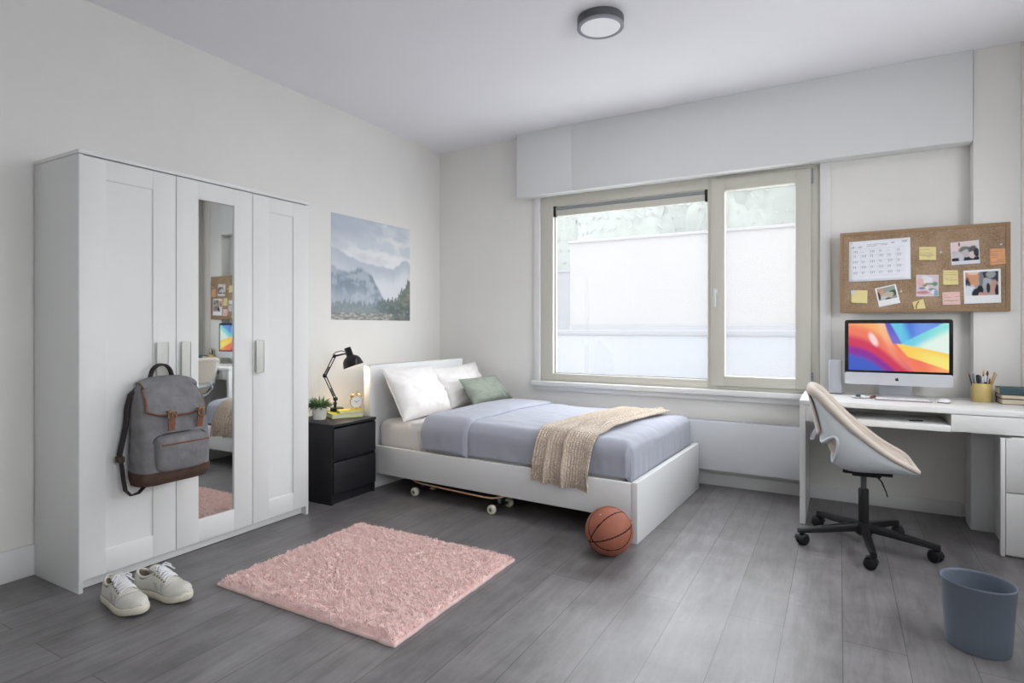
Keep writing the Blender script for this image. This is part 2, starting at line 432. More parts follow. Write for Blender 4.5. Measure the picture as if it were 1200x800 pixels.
skirt('baseboard_right', XR-.016, XR-.0005, YF, -.016, .12)

# radiator under the window
t = thing('radiator', 'long low white radiator panel under the window between bed and desk', 'radiator', (1.55, -.055, .13))
L_ = 3.035-1.55
obj('front_panel', B(0, L_, -.058, -.040, 0, .343, .004), M['rad'], t)
obj('back_panel', B(.01, L_-.01, .022, .036, .01, .335, .003), M['rad'], t)
for x in (0, L_-.015): obj('end_panel', B(x, x+.015, -.04, .03, .005, .34, .003), M['rad'], t)
bm = NB()
for k in range(118): box(bm, .018+k*.0123, .0235+k*.0123, -.04, .026, .33, .350)
box(bm, 0, L_, -.046, -.04, .33, .348); box(bm, 0, L_, .024, .03, .33, .348)
obj('top_grille', bm, M['rad'], t, smooth=False)
for x in (.2, L_-.2): obj('wall_bracket', B(x-.02, x+.02, .03, .0545, .05, .3), M['rad'], t, smooth=False)

# roller blind cassette
t = thing('roller_blind', 'slim rolled-up blind cassette with black end caps at top of the left pane', 'blind', (1.168, .012, 2.062))
W_ = 1.238
bm = NB(); box(bm, .018, W_-.018, 0, .028, .0, .052, .006); obj('bottom_rail', bm, M['frame'], t)
bm = NB(); mt = Matrix.Translation((.018,.012,.062)) @ Matrix.Rotation(R(90),4,'Y'); lathe(bm, [(.017,0),(.017,W_-.036)], 20, mtx=mt); obj('fabric_roll', bm, mat('blind_grey', (150,154,155), .7, .2), t)
for x in (0, W_-.018): obj('end_cap', B(x, x+.018, -.006, .034, -.004, .086, .004), M['black'], t)
bm = NB(); tube(bm, [(.03,-.004,.02),(.03,-.004,-.62)], .0014, 6); obj('pull_cord', bm, M['greyl'], t)

# ceiling lamp
t = thing('ceiling_light', 'round flush ceiling light with dark grey casing and white diffuser', 'light', (2.155, -1.505, ZC))
bm = NB(); lathe(bm, [(.118,-.0005),(.121,-.004),(.121,-.042),(.118,-.044)], 64); obj('casing', bm, M['greyl'], t)
bm = NB()
rs = []
for r_, z in ((.121,-.042),(.1215,-.050),(.117,-.053),(.104,-.053),(.102,-.048)):
    rs.append([(r_*math.cos(2*PI*j/64), r_*math.sin(2*PI*j/64), z) for j in range(64)])
rings(bm, rs, cap=False); obj('rim', bm, M['greyr'], t)
bm = NB(); lathe(bm, [(.1025,-.046),(.1025,-.049),(.07,-.0505),(.02,-.051)], 64); obj('diffuser', bm, M['diffuser'], t)

# ------------------------------------------------------------------ outside
gmat = mat('outdoor_paving', (186,186,188), .9, .1, var=.06, vscale=1)
tag(struct('ground', B(-60, 70, -60, 90, -.3, -.125), gmat, smooth=False), 'paved ground outside the window', 'ground')
bmat = mat('render_facade', OUT_B, .9, .1, var=.01, vscale=.6)
t = thing('building', 'plain pale building block beyond the window under the trees', 'building', (-3.95, 12, 0))
obj('wall', B(0, 24, 0, 8, -.05, 3.72, .02), bmat, t)
obj('roof_edge', B(-.05, 24.05, -.05, 8.05, 3.69, 3.77, .02), bmat, t)
obj('base_shade_band', B(-.02, 24.02, -.03, .01, -.05, 1.20, .01), mat('base_shade_grey', OUT_P, .9, .1), t)  # darker band draws the shadow line at the foot of the building
t = thing('building', 'lower pale annexe at the left end of the block outside', 'building', (-10.3, 12.4, 0))
obj('wall', B(0, 6.2, 0, 6, -.05, 2.88, .02), mat('annexe_render', OUT_A, .9, .1, var=.01, vscale=.6), t)
obj('roof_edge', B(-.05, 6.2, -.05, 6, 2.86, 2.93, .02), mat('annexe_edge', OUT_A, .9, .1), t)
t = thing('garden_wall', 'low bluish white wall just outside the window', 'wall', (-6, 3.2, -.08))
obj('wall', B(0, 16, 0, .25, -.05, 1.11, .01), mat('garden_render', OUT_W, .9, .1, var=.01, vscale=.8), t)
obj('coping', B(0, 16, -.02, .27, 1.11, 1.18, .01), mat('coping_stone', OUT_C, .9, .1), t)
lm = mat('hedge_leaves', OUT_T, .8, .1, var=.15, vscale=3)
bk = mat('tree_bark', (120,112,100), .9, .1)
def tree(x, y, h, rx, label, seed):
    rnd = random.Random(seed)
    t = thing('tree', label, 'tree', (x, y, -.125), 0)
    bm = NB(); tube(bm, [(0,0,0),(.05,0,h*.3),(0,.05,h*.6)], [.2,.16,.08], 8); obj('trunk', bm, bk, t)
    bm = NB()
    bmesh.ops.create_icosphere(bm, subdivisions=4, radius=1)
    for v in bm.verts:
        n = v.co.copy(); d = 1+.22*fb(n.x*2+seed, n.y*2, n.z*2)+.08*fb(n.x*9, n.y*9+seed, n.z*9)
        v.co = Vector((n.x*rx*d, n.y*rx*.8*d, h*.58+n.z*h*.45*d))
    vs = list(bm.verts)
    for k in range(1500):
        p = rnd.choice(vs).co; s_ = rnd.uniform(.08,.18)
        n_ = (p-Vector((0,0,h*.58))).normalized(); a = n_.orthogonal().normalized(); b_ = n_.cross(a); th = rnd.uniform(0, 2*PI)
        a, b_ = (a*math.cos(th)+b_*math.sin(th)+n_*rnd.uniform(-.2,.2))*s_, (b_*math.cos(th)-a*math.sin(th))*s_*.5; p = p+n_*.05
        q = [bm.verts.new(p+a+b_*0), bm.verts.new(p+b_), bm.verts.new(p-a), bm.verts.new(p-b_)]
        bm.faces.new(q)
    obj('crown', bm, lm, t, recalc=False)
tl_ = ['leafy tree outside at the left end of the annexe roof', 'second leafy tree from the left above the building outside', 'middle leafy tree above the building outside', 'leafy tree above the building seen through the right of the large pane', 'leafy tree above the building seen through the narrow right sash', 'rightmost leafy tree above the building outside']
for k, x in enumerate((-12, -6.6, -1.2, 4.2, 9.6, 15)):
    tree(x, 25 if k % 2 else 31, 9.6 if k % 2 else 11.5, 2.35 if k % 2 else 3.3, tl_[k], k+3)
tree(-6.9, 38, 14, 2.6, 'tall far tree showing in the gap between two nearer trees above the building', 21)
# ------------------------------------------------------------------ wardrobe
t = thing('wardrobe', 'tall white three-door wardrobe with a mirror door against the left wall', 'wardrobe', (0,-3.133,0))
D0, D1 = .405, .423
bm = NB()
box(bm, .018, D1-.003, 0, .018, 0, 1.882, .0015); box(bm, .018, D1-.003, 1.212, 1.230, 0, 1.882, .0015)
box(bm, .018, .026, .018, 1.212, .05, 1.876); box(bm, .026, D0-.004, .018, 1.212, .05, .068)
box(bm, .026, .34, .409, .425, .068, 1.88); box(bm, .026, .34, .833, .849, .068, 1.88)
obj('carcass', bm, M['cabw'], t)
obj('plinth', B(.36, .378, .018, 1.212, 0.004, .05), M['cabw'], t)
for y0_, y1_, z0_, z1_ in ((.4105,.4245,.06,1.87),(.8345,.8485,.06,1.87),(.01,1.22,1.868,1.882)): obj('gap_shade_strip', B(.392,.402,y0_,y1_,z0_,z1_), M['gap'], t, smooth=False)  # dark strips set behind the door gaps to act as their shade
obj('top_panel', B(.016, D1+.004, -.002, 1.232, 1.883, 1.901, .0015), M['cabw'], t)
def door(y0, y1, py0, py1, pz0, pz1, handle, mirror=False):
    z0, z1 = .053, 1.878
    bm = NB()
    bv = .0015
    box(bm, D0, D1, y0, py0, z0, z1, bv); box(bm, D0, D1, py1, y1, z0, z1, bv)
    box(bm, D0, D1-.0006, py0-.001, py1+.001, z0, pz0, bv); box(bm, D0, D1-.0006, py0-.001, py1+.001, pz1, z1, bv)
    if not mirror: box(bm, D0+.003, D0+.011, py0-.004, py1+.004, pz0-.004, pz1+.004)
    d = obj('door', bm, M['cabw'], t)
    if mirror:
        d['label'] = 'middle door with a long mirror'
        obj('mirror', B(D0+.002, D0+.009, py0+.001, py1-.001, pz0+.001, pz1-.001), M['mirror'], d, smooth=False)
    h0, h1 = handle
    bm = NB(); box(bm, D1+.012, D1+.020, h0, h1, .887, 1.069, .002)
    box(bm, D1-.002, D1+.020, h1-.006, h1, .889, 1.067, .002)
    obj('handle', bm, M['handle'], d)
o_ = 3.133
door(.002, .4155, .106, .308, .157, 1.789, (.316, .370))
door(.4193, .8397, .531, .730, .165, 1.788, (.434, .480), True)
door(.8435, 1.228, .947, 1.116, .157, 1.793, (.852, .901))

# ------------------------------------------------------------------ backpack
K = thing('backpack', 'grey canvas backpack with brown leather trim hanging on the wardrobe door handle', 'backpack', (.445, -2.803, .434)); K.scale = (1,1,.955)
def sag(z): return .012*math.sin(z*9)
prof = [(0,.118,.150,.085),(.02,.134,.158,.088),(.08,.142,.162,.09),(.2,.138,.160,.088),(.3,.125,.156,.084),(.38,.108,.148,.078),(.44,.082,.132,.066),(.475,.050,.105,.05),(.482,.03,.08,.045)]
def packring(z, n=48, grow=0):
    d, wy, cx = interp([(p[0],)+p[1:] for p in prof], z)
    out = []
    dd = d/2*1.12+grow
    for (x, y, _) in sell(0, 0, dd, wy+grow, z, n, 4.2):
        k = .006*fb(y*9+3, z*9, x*9)
        out.append((max(x+dd+.004-grow + k, .002), y+.4*k+.012*(.24-z)*2*.3, z+.010*(x/.08)*(z/.48)*-1.0))
    return out
bm = NB(); rings(bm, [packring(z) for z in (0,.008,.02,.05,.08,.12,.16,.2,.25,.3,.34,.38,.41,.44,.46,.475,.482)])
body = obj('body', bm, M['canvas'], K, ang=60)
bm = NB(); rings(bm, [packring(z, grow=.0035) for z in (-.003,.004,.018,.035,.05,.062)]); obj('base', bm, M['suede'], K, ang=60)
# seams
def front(y, z, off=0):
    best = max((p for p in packring(z, 96) if abs(p[1]-y) < .012), key=lambda p: p[0])
    return Vector((best[0]+off, y, best[2]))
# flap: over the top and down the front
FL = []
def flap(u, v):   # u across -1..1, v 0 (back top) ..1 (front lower edge)
    y = (u-.5)*2
    hw = .118+.018*v
    yy = y*hw
    if v < .35:
        k = v/.35; x = .012+.075*k; z = .488+.012*math.sin(k*PI)-.02*k*k
        z -= .022*abs(y)**3
    else:
        k = (v-.35)/.65
        low = .325+.030*abs(y)**2.2*-1+.0*y
        low = .318+.028*(abs(y)**3)
        z = .470+(low-.470)*k-.022*abs(y)**3*(1-k)
        zz = max(.3, min(.46, z))
        d, wy, cx = interp([(p[0],)+p[1:] for p in prof], zz)
        x = max(d*1.12+.012, .087 if k < .12 else 0)
        x = .087+(d*1.12+.014-.087)*min(1,k*2.2)
        x -= .018*abs(y)**4
    x += .004*fb(yy*14, z*14, 7)
    return Vector((x, yy, z))
bm = NB(); grid(bm, 28, 30, flap); flp = obj('flap', bm, M['canvas'], K, solid=.006, soff=1, ang=80)
bm = NB()
edge = [flap(0, i/20) for i in range(2, 21)] + [flap(i/20, 1) for i in range(1, 20)] + [flap(1, 1-i/20) for i in range(0, 19)]
tube(bm, [p+Vector((.004,0,0)) for p in edge], .0048, 8); obj('piping', bm, M['leather'], flp)
# front pocket
def pocketring(k):
    z0, z1 = .058, .232
    out = []
    ins = 1-(1-min(1,(k)*1.0))
    return out
bm = NB()
rs = []
for off, grow in ((-.02,0),(.018,0),(.034,-.004),(.044,-.012),(.049,-.028),(.050,-.06)):
    ring = []
    for (a, c, _) in sell(0, 0, .121+grow, .088+grow, 0, 40, 5):
        z = .143+c; y = a+.005
        x = .148+off + .006*math.sin((c/.088)*2) + .003*fb(a*16, c*16, 2) - .10*(a*a)*(1 if off>0 else 0)*2 - max(0,(c-.05))*.25
        ring.append((x, y, z))
    rs.append(ring)
rings(bm, rs); pk = obj('front_pocket', bm, M['canvas'], K, ang=60)
bm = NB(); tube(bm, [(.2005-.2*(y*y)-max(0,.048-.05)*.25, y+.005, .191+.0*y) for y in [(-.108+.216*i/16) for i in range(17)]], .0042, 8); obj('zip_trim', bm, M['leather'], pk)
bm = NB()
loop = [(.147+.004, y, z) for (y, z, _) in sell(.005, .143, .125, .092, 0, 40, 5)]
tube(bm, loop+loop[:1], .004, 6, cap=False); obj('pocket_piping', bm, mat('dark_canvas', (78,76,80), .9, .1), pk)
# buckle straps
for y0, tilt in ((-.052, 0), (.088, -.012)):
    zt, zb = .345, .252
    bm = NB()
    pts = []
    for i in range(9):
        k = i/8; z = zt+(zb-zt)*k
        x = .158+.020*math.sin(k*PI*.8)+.0045 if k < .5 else .1775+.004*(1-k)
        pts.append((x+.002, y0+tilt*k, z))
    for i in range(8):
        a, b_ = pts[i], pts[i+1]
        pass
    hw = .0135
    rs = []
    for (x, y, z) in pts: rs.append([(x-.002, y-hw, z), (x+.002, y-hw, z), (x+.002, y+hw, z), (x-.002, y+hw, z)])
    rings(bm, rs); st = obj('buckle_strap', bm, M['leather'], K)
    bm = NB(); cz = .325; cx = .186
    lp = [(cx-.002+.004*abs(c)/.014, y0+a, cz+c) for (a, c, _) in sell(0,0,.0175,.019,0,20,3)]
    tube(bm, lp+lp[:1], .0032, 6, cap=False); box(bm, cx-.003, cx+.001, y0-.0015, y0+.0015, cz-.018, cz+.018)
    obj('buckle', bm, M['brass'], st)
    bm = NB(); box(bm, .1795, .1845, y0-.016+tilt*.6, y0+.016+tilt*.6, .278, .287, .001); box(bm, .1795, .1845, y0-.016+tilt*.5, y0+.016+tilt*.5, .296, .303, .001); obj('strap_keeper', bm, M['leather'], st)
# grab loop over the handle
bm = NB()
pts = [(.026, -.064+.0*i, .470) for i in range(1)]
for i in range(13):
    a = PI*i/12
    pts.append((.022, -.010-.050*math.cos(a), .478+.078*math.sin(a)**.8))
rs = []
for i, p in enumerate(pts[1:]):
    a = PI*i/12; ny, nz = -math.cos(a)*.005, math.sin(a)*.005
    rs.append([(p[0]-.012, p[1]-ny, p[2]-nz), (p[0]+.012, p[1]-ny, p[2]-nz), (p[0]+.012, p[1]+ny, p[2]+nz), (p[0]-.012, p[1]+ny, p[2]+nz)])
rings(bm, rs); obj('grab_loop', bm, M['webbing'], K)
# shoulder straps behind the pack
def strap(pts, hw, th, nm, m, parent=K):
    bm = NB(); rs = []
    P_ = [Vector(p) for p in pts]
    for i, p in enumerate(P_):
        tg = (P_[min(i+1,len(P_)-1)]-P_[max(i-1,0)]).normalized(); w_ = Vector((1,0,.15)).normalized(); w_ = (w_-tg*w_.dot(tg)).normalized(); n_ = tg.cross(w_)
        rs.append([p-w_*hw-n_*th, p+w_*hw-n_*th, p+w_*hw+n_*th, p-w_*hw+n_*th])
    rings(bm, rs); return obj(nm, bm, m, parent)
s1 = strap([(.024,-.105,.46),(.020,-.145,.42),(.020,-.158,.36),(.020,-.164,.28),(.022,-.178,.21),(.024,-.192,.15),(.024,-.19,.12)], .018, .004, 'shoulder_strap', M['webbing'])
strap([(.030,-.192,.135),(.032,-.186,.09),(.036,-.182,.03),(.040,-.176,-.02),(.044,-.155,-.048),(.050,-.125,-.042),(.054,-.100,-.015),(.05,-.09,.01)], .014, .003, 'strap_tail', M['webbing'], s1)
bm = NB(); box(bm, .004, .044, -.203, -.178, .112, .140, .004); obj('strap_adjuster', bm, mat('strap_leather', (74,62,56), .7, .2), s1)
s2 = strap([(.024,.09,.46),(.016,.10,.36),(.012,.10,.2),(.012,.085,.1),(.014,.06,.02),(.02,.02,-.012),(.022,-.03,-.012),(.02,-.05,.01)], .016, .004, 'shoulder_strap', M['webbing'])

# ------------------------------------------------------------------ sneakers
def sneaker(label, loc, rotz, mirror=1, lace_loose=False):
    t = thing('sneaker', label, 'shoe', loc, rotz, 'white sneakers')
    # outline: (t along, half widths left/right, y centre)
    Lh = .285; t.scale = (1.06,1.06,1.02)
    def half(u):
        w = interp([(0,.012),(.04,.026),(.12,.034),(.3,.034),(.5,.039),(.68,.047),(.82,.045),(.93,.031),(.985,.015),(1,.004)], u)[0]
        c = interp([(0,0),(.3,-.002),(.5,-.003),(.7,.002),(1,.008)], u)[0]*mirror
        return w, c
    us = [0,.01,.03,.07,.13,.2,.28,.36,.44,.52,.6,.68,.76,.84,.9,.95,.98,1]
    left = []; right = []
    for u in us:
        w, c = half(u); left.append((u*Lh-Lh/2, c+w)); right.append((u*Lh-Lh/2, c-w))
    outline = left + right[::-1]
    def toe(x): return .010*sm(.06, .145, x)
    bm = NB(); rs = []
    for g, z in ((-.006,0),(.001,.004),(.003,.014),(.002,.026),(-.003,.0315)):
        ring = []
        for (x, y) in outline:
            k = 1+g/.045
            ring.append((x*(1+g/.14), y*k, z+toe(x)))
        rs.append(ring)
    rings(bm, rs); obj('sole', bm, M['sole'], t, ang=50)
    bm = NB(); rs = []
    for g, z in ((.0032,.0195),(.0042,.021),(.0042,.023),(.0032,.0245)):
        rs.append([(x*(1+g/.14), y*(1+g/.045), z+toe(x)) for (x, y) in outline])
    rings(bm, rs, cap=False)
    # upper
    nu, nv = 44, 28
    hz = [(0,.070),(.06,.074),(.15,.064),(.25,.060),(.34,.070),(.42,.082),(.5,.074),(.6,.060),(.7,.048),(.8,.041),(.9,.035),(.97,.026),(1,.012)]
    bm.free(); bm = NB()
    def up(i, j):
        u = i; w, c = half(min(max(u,.0),1)); w *= .97
        h = interp(hz, u)[0]; x = u*Lh*.985-Lh*.985/2
        a = PI*j
        e = .62 if u < .5 else .62+.25*(u-.5)
        yy = c+w*math.copysign(abs(math.cos(a))**(e if u > .45 else .45+.35*u), math.cos(a))*(1-.22*math.sin(a)**3*(1-sm(.55,.9,u)))
        zz = .028+toe(x)+h*abs(math.sin(a))**.8
        if u > .955:
            kk = max(0, (1-u)/.045); yy = c+(yy-c)*kk; zz = .030+toe(x)+(zz-.030-toe(x))*kk
        if u < .04: x -= .004*math.sin(a)*0
        x += -.010*math.sin(a)*(1-sm(0,.12,u))*-.6
        return Vector((x, yy, zz))
    vv = grid(bm, nu, nv, lambda a, b_: up(a, b_))
    dele = []
    for f in bm.faces:
        c = f.calc_center_median(); u = (c.x+Lh/2)/Lh
        w, cc = half(min(1,max(0,u)))
        lim = .80*w*math.sqrt(max(0, 1-((u-.20)/.17)**2))
        if abs(c.y-cc) < lim and c.z > .055: dele.append(f)
    bmesh.ops.delete(bm, geom=dele, context='FACES')
    for f in bm.faces:
        c = f.calc_center_median(); u = (c.x+Lh/2)/Lh
        if .30 < u < .66 and c.z < .070 and abs(c.y-half(u)[1]) > .6*half(u)[0]:
            f.material_index = 1 if .40 < u < .64 and c.z > .036 and (int((u*Lh+c.z*.6)*55) % 2) else 0
    upo = obj('upper', bm, [M['shoe'], M['shoe2']], t, ang=75, solid=.0045)
    # toe cap seam
    bm = NB(); tube(bm, [up(.735-.06*abs(math.cos(PI*j/16))**2, j/16)+Vector((0,0,.0015)) for j in range(17)], .0016, 6); obj('toe_seam', bm, M['shoe2'], upo)
    # collar roll + lining
    bm = NB(); cp = []
    for k in range(28):
        a = 2*PI*k/28; u = .20+.155*math.cos(a); w, c = half(u)
        cp.append((u*Lh-Lh/2, c+w*.74*math.sin(a), .026+interp(hz, u)[0]*(.97-.10*abs(math.sin(a)))))
    tube(bm, cp+cp[:1], .005, 8, cap=False); obj('collar', bm, M['shoe'], upo, ang=80)
    bm = NB(); rs = []
    for k_, z in ((.84,.085),(.82,.05),(.80,.036)):
        ring = []
        for k in range(28):
            a = 2*PI*k/28; u = .20+.155*math.cos(a)*(.98); w, c = half(u)
            zz = min(z, .022+interp(hz, u)[0]*.95)
            ring.append((u*Lh-Lh/2, c+w*k_*.9*math.sin(a), zz))
        rs.append(ring)
    rings(bm, rs, cap=False); bm.faces.new([bm.verts.new(p) for p in rs[-1]]); obj('lining', bm, M['lining'], t, ang=80)
    # tongue
    def tong(a, b_):
        u = .33+.32*(1-a); y = (b_-.5)*2; z = .030+interp(hz, max(.42,u))[0]-.004 + (.016*(a-.55)/.45 if a > .55 else 0)
        return Vector((u*Lh-Lh/2-.006*a, half(u)[1]+y*.024, z-.008*y*y))
    bm = NB(); grid(bm, 12, 8, tong); obj('tongue', bm, M['shoe'], t, ang=80, solid=.006)
    # eyestay panels
    for s_ in (-1, 1):
        def stay(a, b_):
            u = .40+.27*a; th = .5+s_*(.16+.10*b_)*-1
            return up(u, th)+Vector((0, 0, .002))
        bm = NB(); grid(bm, 12, 4, stay); obj('eyestay', bm, M['shoe'], upo, ang=80, solid=.003, soff=0)
    bm = NB()
    for k in range(6):
        u = .415+.046*k
        pts = []
        for j in range(9):
            q = .5+.19*(j/4-1); p = up(u+.012*(j/8-.5)*(1 if k % 2 else -1), q); pts.append(p+Vector((0,0,.006+.003*math.sin(PI*j/8))))
        tube(bm, pts, .0034, 6, flat=1.3)
        pts2 = []
        for j in range(9):
            q = .5+.19*(j/4-1); p = up(u+.03*(1-j/8), q); pts2.append(p+Vector((0,0,.005+.002*math.sin(PI*j/8))))
        if k < 5: tube(bm, pts2, .003, 6)
    # bow
    p0 = up(.42, .5)+Vector((0,0,.010))
    for s_ in (-1, 1):
        tube(bm, [p0+Vector(v) for v in ((0,0,0),(.008,s_*.018,.010),(.018,s_*.034,-.002),(.026,s_*.030,-.006),(.016,s_*.014,.004),(0,0,0))], .0026, 6)
        tube(bm, [p0+Vector(v) for v in ((0,0,.001),(.012,s_*.014,.004),(.03,s_*.022,-.004),(.04,s_*.034,-.018))], .0024, 6)
    obj('laces', bm, M['lace'], t)
    bm = NB()
    pass
    bm.free()
    for k in range(5):
        for s_ in (-1, 1):
            p = up(.43+.048*k, .5+s_*.225); obj('eyelet', lathe(NB(), [(.0032,0),(.0032,.004)], 8, p+Vector((0,0,.001))), M['gap'], upo)
    return t
sneaker('white leather sneaker nearest the wardrobe corner, left one of the pair', (.704,-3.098,0), R(-5), 1)
sneaker('white leather sneaker further along the wardrobe, right one of the pair', (.750,-2.962,0), R(12), -1)

# ------------------------------------------------------------------ rug
def rug():
    x0, x1, y0, y1 = .855, 1.868, -2.790, -1.912
    nx, ny = 190, 165
    bm = NB(); Lr = bm.verts.layers.float_color.new('Col')
    base = lin((252,224,218)); dk = lin((240,198,192))
    W_, H_ = x1-x0, y1-y0
    def ht(x, y):
        e = min(x, W_-x, y, H_-y)
        rim = sm(-.004, .03, e)
        n1 = noise.noise(Vector((x*55, y*55, 0))); n2 = noise.noise(Vector((x*120, y*120, 4))); n3 = noise.noise(Vector((x*24+2*n1, y*24, 9)))
        return (.012+.016*rim) + (.0065*n1+.004*n2+.006*n3)*(.4+.6*rim), n1*.5+n2*.3+n3*.5
    def f(u, v):
        x, y = u*W_, v*H_
        e = min(x, W_-x, y, H_-y)
        wob = .006*noise.noise(Vector((x*18, y*18, 3))) if e < .01 else 0
        z, c = ht(x, y)
        return Vector((x0+x+wob*(1 if x < .01 or x > W_-.01 else 0), y0+y+wob*(1 if y < .01 or y > H_-.01 else 0), z))
    vv = grid(bm, nx, ny, f)
    for i, row in enumerate(vv):
        for j, v in enumerate(row):
            z, c = ht(i/nx*W_, j/ny*H_); k = max(0, min(1, .5+c)); q = mix(dk, base, k); v[Lr] = (*q, 1)
    # skirt
    border = [vv[i][0] for i in range(nx+1)] + [vv[nx][j] for j in range(1, ny+1)] + [vv[i][ny] for i in range(nx-1, -1, -1)] + [vv[0][j] for j in range(ny-1, 0, -1)]
    low = []
    for v in border:
        b_ = bm.verts.new((v.co.x, v.co.y, .001)); b_[Lr] = (*lin((216,196,186)), 1); low.append(b_)
    for i in range(len(border)):
        k = (i+1) % len(border); bm.faces.new((border[i], low[i], low[k], border[k]))
    m = paint_mat('pink_shag', .95, .05); m.node_tree.nodes['Principled BSDF'].inputs['Sheen Weight'].default_value = .4
    t = tag(obj('shag_rug', bm, m, ang=180), 'fluffy pale pink rectangular shag rug on the grey floor', 'rug')
    # pile tufts
    rnd = random.Random(3); bm = NB(); Lr = bm.verts.layers.float_color.new('Col')
    for k in range(30000):
        x, y = rnd.uniform(.004, W_-.004), rnd.uniform(.004, H_-.004); z, c = ht(x, y)
        a = 2.5*PI*noise.noise(Vector((x*14, y*14, 20)))+rnd.uniform(-.9,.9); l = rnd.uniform(.008,.017); w_ = rnd.uniform(.0010,.0018)
        d = Vector((math.cos(a), math.sin(a), 0)); s_ = Vector((-d.y, d.x, 0))*w_
        p = Vector((x0+x, y0+y, z-.003)); q = mix(dk, base, max(0, min(1.15, .62+c*.8+rnd.uniform(-.2,.25))))
        pts = [p-s_, p+s_, p+d*l*.5+s_+Vector((0,0,l*.75)), p+d*l*.5-s_+Vector((0,0,l*.75)), p+d*l+s_*.3+Vector((0,0,l*.55)), p+d*l-s_*.3+Vector((0,0,l*.55))]
        v = [bm.verts.new(pp) for pp in pts]
        for q_ in v: q_[Lr] = (*q, 1)
        bm.faces.new((v[0],v[1],v[2],v[3])); bm.faces.new((v[3],v[2],v[4],v[5]))
    o = obj('pile', bm, m, t, smooth=False, recalc=False); o['kind'] = 'stuff'
rug()

# ------------------------------------------------------------------ poster
def poster():
    y0, y1, z0, z1 = -1.326, -.433, 1.195, 1.983
    G = 1.42
    def c(u, v):
        n = fb(u*3, v*6, 1, 5); n2 = fb(u*7+4, v*9, 2, 5)
        k = lin((166,174,184)); k = mix(k, lin((204,205,206)), sm(.05,.55, v+.25*n+.28*u)); k = mix(k, lin((150,162,176)), .45*sm(.2,.65, .5+n*.6-(abs(v-.12-.14*u)*2.6)))
        k = mix(k, lin((208,209,209)), .45*sm(.0,.6, n2-.9*abs(v-.42+.1*u)+.15)*sm(.3,.6,u))
        def ridge(u, base, amp, f, s): return base+amp*fb(u*f, s, 3, 6)
        r1 = .40-.10*(1-sm(0,.32,u))*1.0 + .05*sm(.3,.6,u) + .07*math.exp(-((u-.62)/.05)**2)*-.6 + .08*math.exp(-((u-.93)/.14)**2)*-1.2 + .035*fb(u*7,1,3,6)
        if v > r1: k = mix(k, lin((164,172,181)), .9*sm(0,.03,v-r1)); k = mix(k, lin((204,206,208)), .75*sm(.04,.22,v-r1)*(.5+.5*sm(.25,.6,u)))
        r2 = .52-.05*math.exp(-((u-.34)/.10)**2)-.04*math.exp(-(u/.1)**2)+.30*sm(.42,.72,u)+.03*fb(u*11,5,3,6)
        if v > r2: k = mix(k, mix(lin((104,120,136)), lin((150,160,168)), sm(-.2,.5,fb(u*8,v*8,6))), .85*sm(0,.05,v-r2)); k = mix(k, lin((168,176,182)), .6*sm(.14,.32,v-r2))
        # tree line
        th = .80-.03*abs(fb(u*4,9,1))-.06*sm(.5,.68,u)-.10*sm(.8,.88,u)-.12*sm(.9,.97,u)
        saw = abs(((u*17+1.5*fb(u*5,2,2)) % 1)-.5)*2*(.45+.75*(.5+.5*fb(u*9,7,7)))
        saw2 = abs(((u*47+fb(u*9,2,8)) % 1)-.5)*2
        r3 = th+.055*saw+.018*saw2+.02*fb(u*40,v*30,1)
        if v > r3:
            tc_ = mix(lin((104,116,116)), lin((84,94,90)), sm(.5,.75,u)); tc_ = mix(tc_, lin((116,116,92)), .75*sm(.82,.96,u)*sm(-.3,.4,fb(u*14,v*14,5)))
            tc_ = mix(tc_, lin((132,138,132)), .5*sm(0,.5,fb(u*30,v*26,7)))
            k = mix(k, tc_, .9*sm(0,.012,v-r3)*(.75+.25*sm(.4,.6,u)))
        if v > .93+.012*fb(u*9,1,1): k = mix(k, mix(lin((118,118,112)), lin((170,168,164)), sm(-.3,.5,fb(u*20,v*60,3))), .85*(1-.8*sm(.72,.78,u)))
        return tuple(q*G for q in k)
    P0 = painted('poster', 150, 150, lambda u, v: Vector((.0028, y0+(y1-y0)*u, z1+(z0-z1)*v)), c, M['pic'])
    md = P0.modifiers.new('Solidify', 'SOLIDIFY'); md.thickness = .0025; md.offset = -1
    tag(P0, 'unframed misty mountain and forest landscape print on the left wall', 'poster')
poster()
# ------------------------------------------------------------------ nightstand
t = thing('nightstand', 'black two-drawer nightstand between the wardrobe and the bed', 'nightstand', (.012,-1.722,0))
Wn = .397; Dn = .425
bm = NB()
box(bm, 0, Dn-.012, 0, .018, 0, .500, .001); box(bm, 0, Dn-.012, Wn-.018, Wn, 0, .500, .001); box(bm, 0, .01, .018, Wn-.018, .02, .5)
box(bm, .01, Dn-.03, .018, Wn-.018, .055, .07); box(bm, .01, Dn-.03, .018, Wn-.018, .27, .285)
obj('carcass', bm, M['dark'], t)
obj('top_panel', B(-.002, Dn-.001, -.001, Wn+.001, .4985, .516, .0015), M['dark'], t)
obj('plinth', B(Dn-.045, Dn-.03, .018, Wn-.018, .0, .066), M['dark'], t)
for z0, z1 in ((.069,.271),(.289,.488)):
    bm = NB(); box(bm, Dn-.014, Dn+.002, .008, Wn-.008, z0, z1, .002); box(bm, .03, Dn-.014, .03, Wn-.03, z0+.02, z1-.02)
    obj('drawer', bm, M['dark'], t)

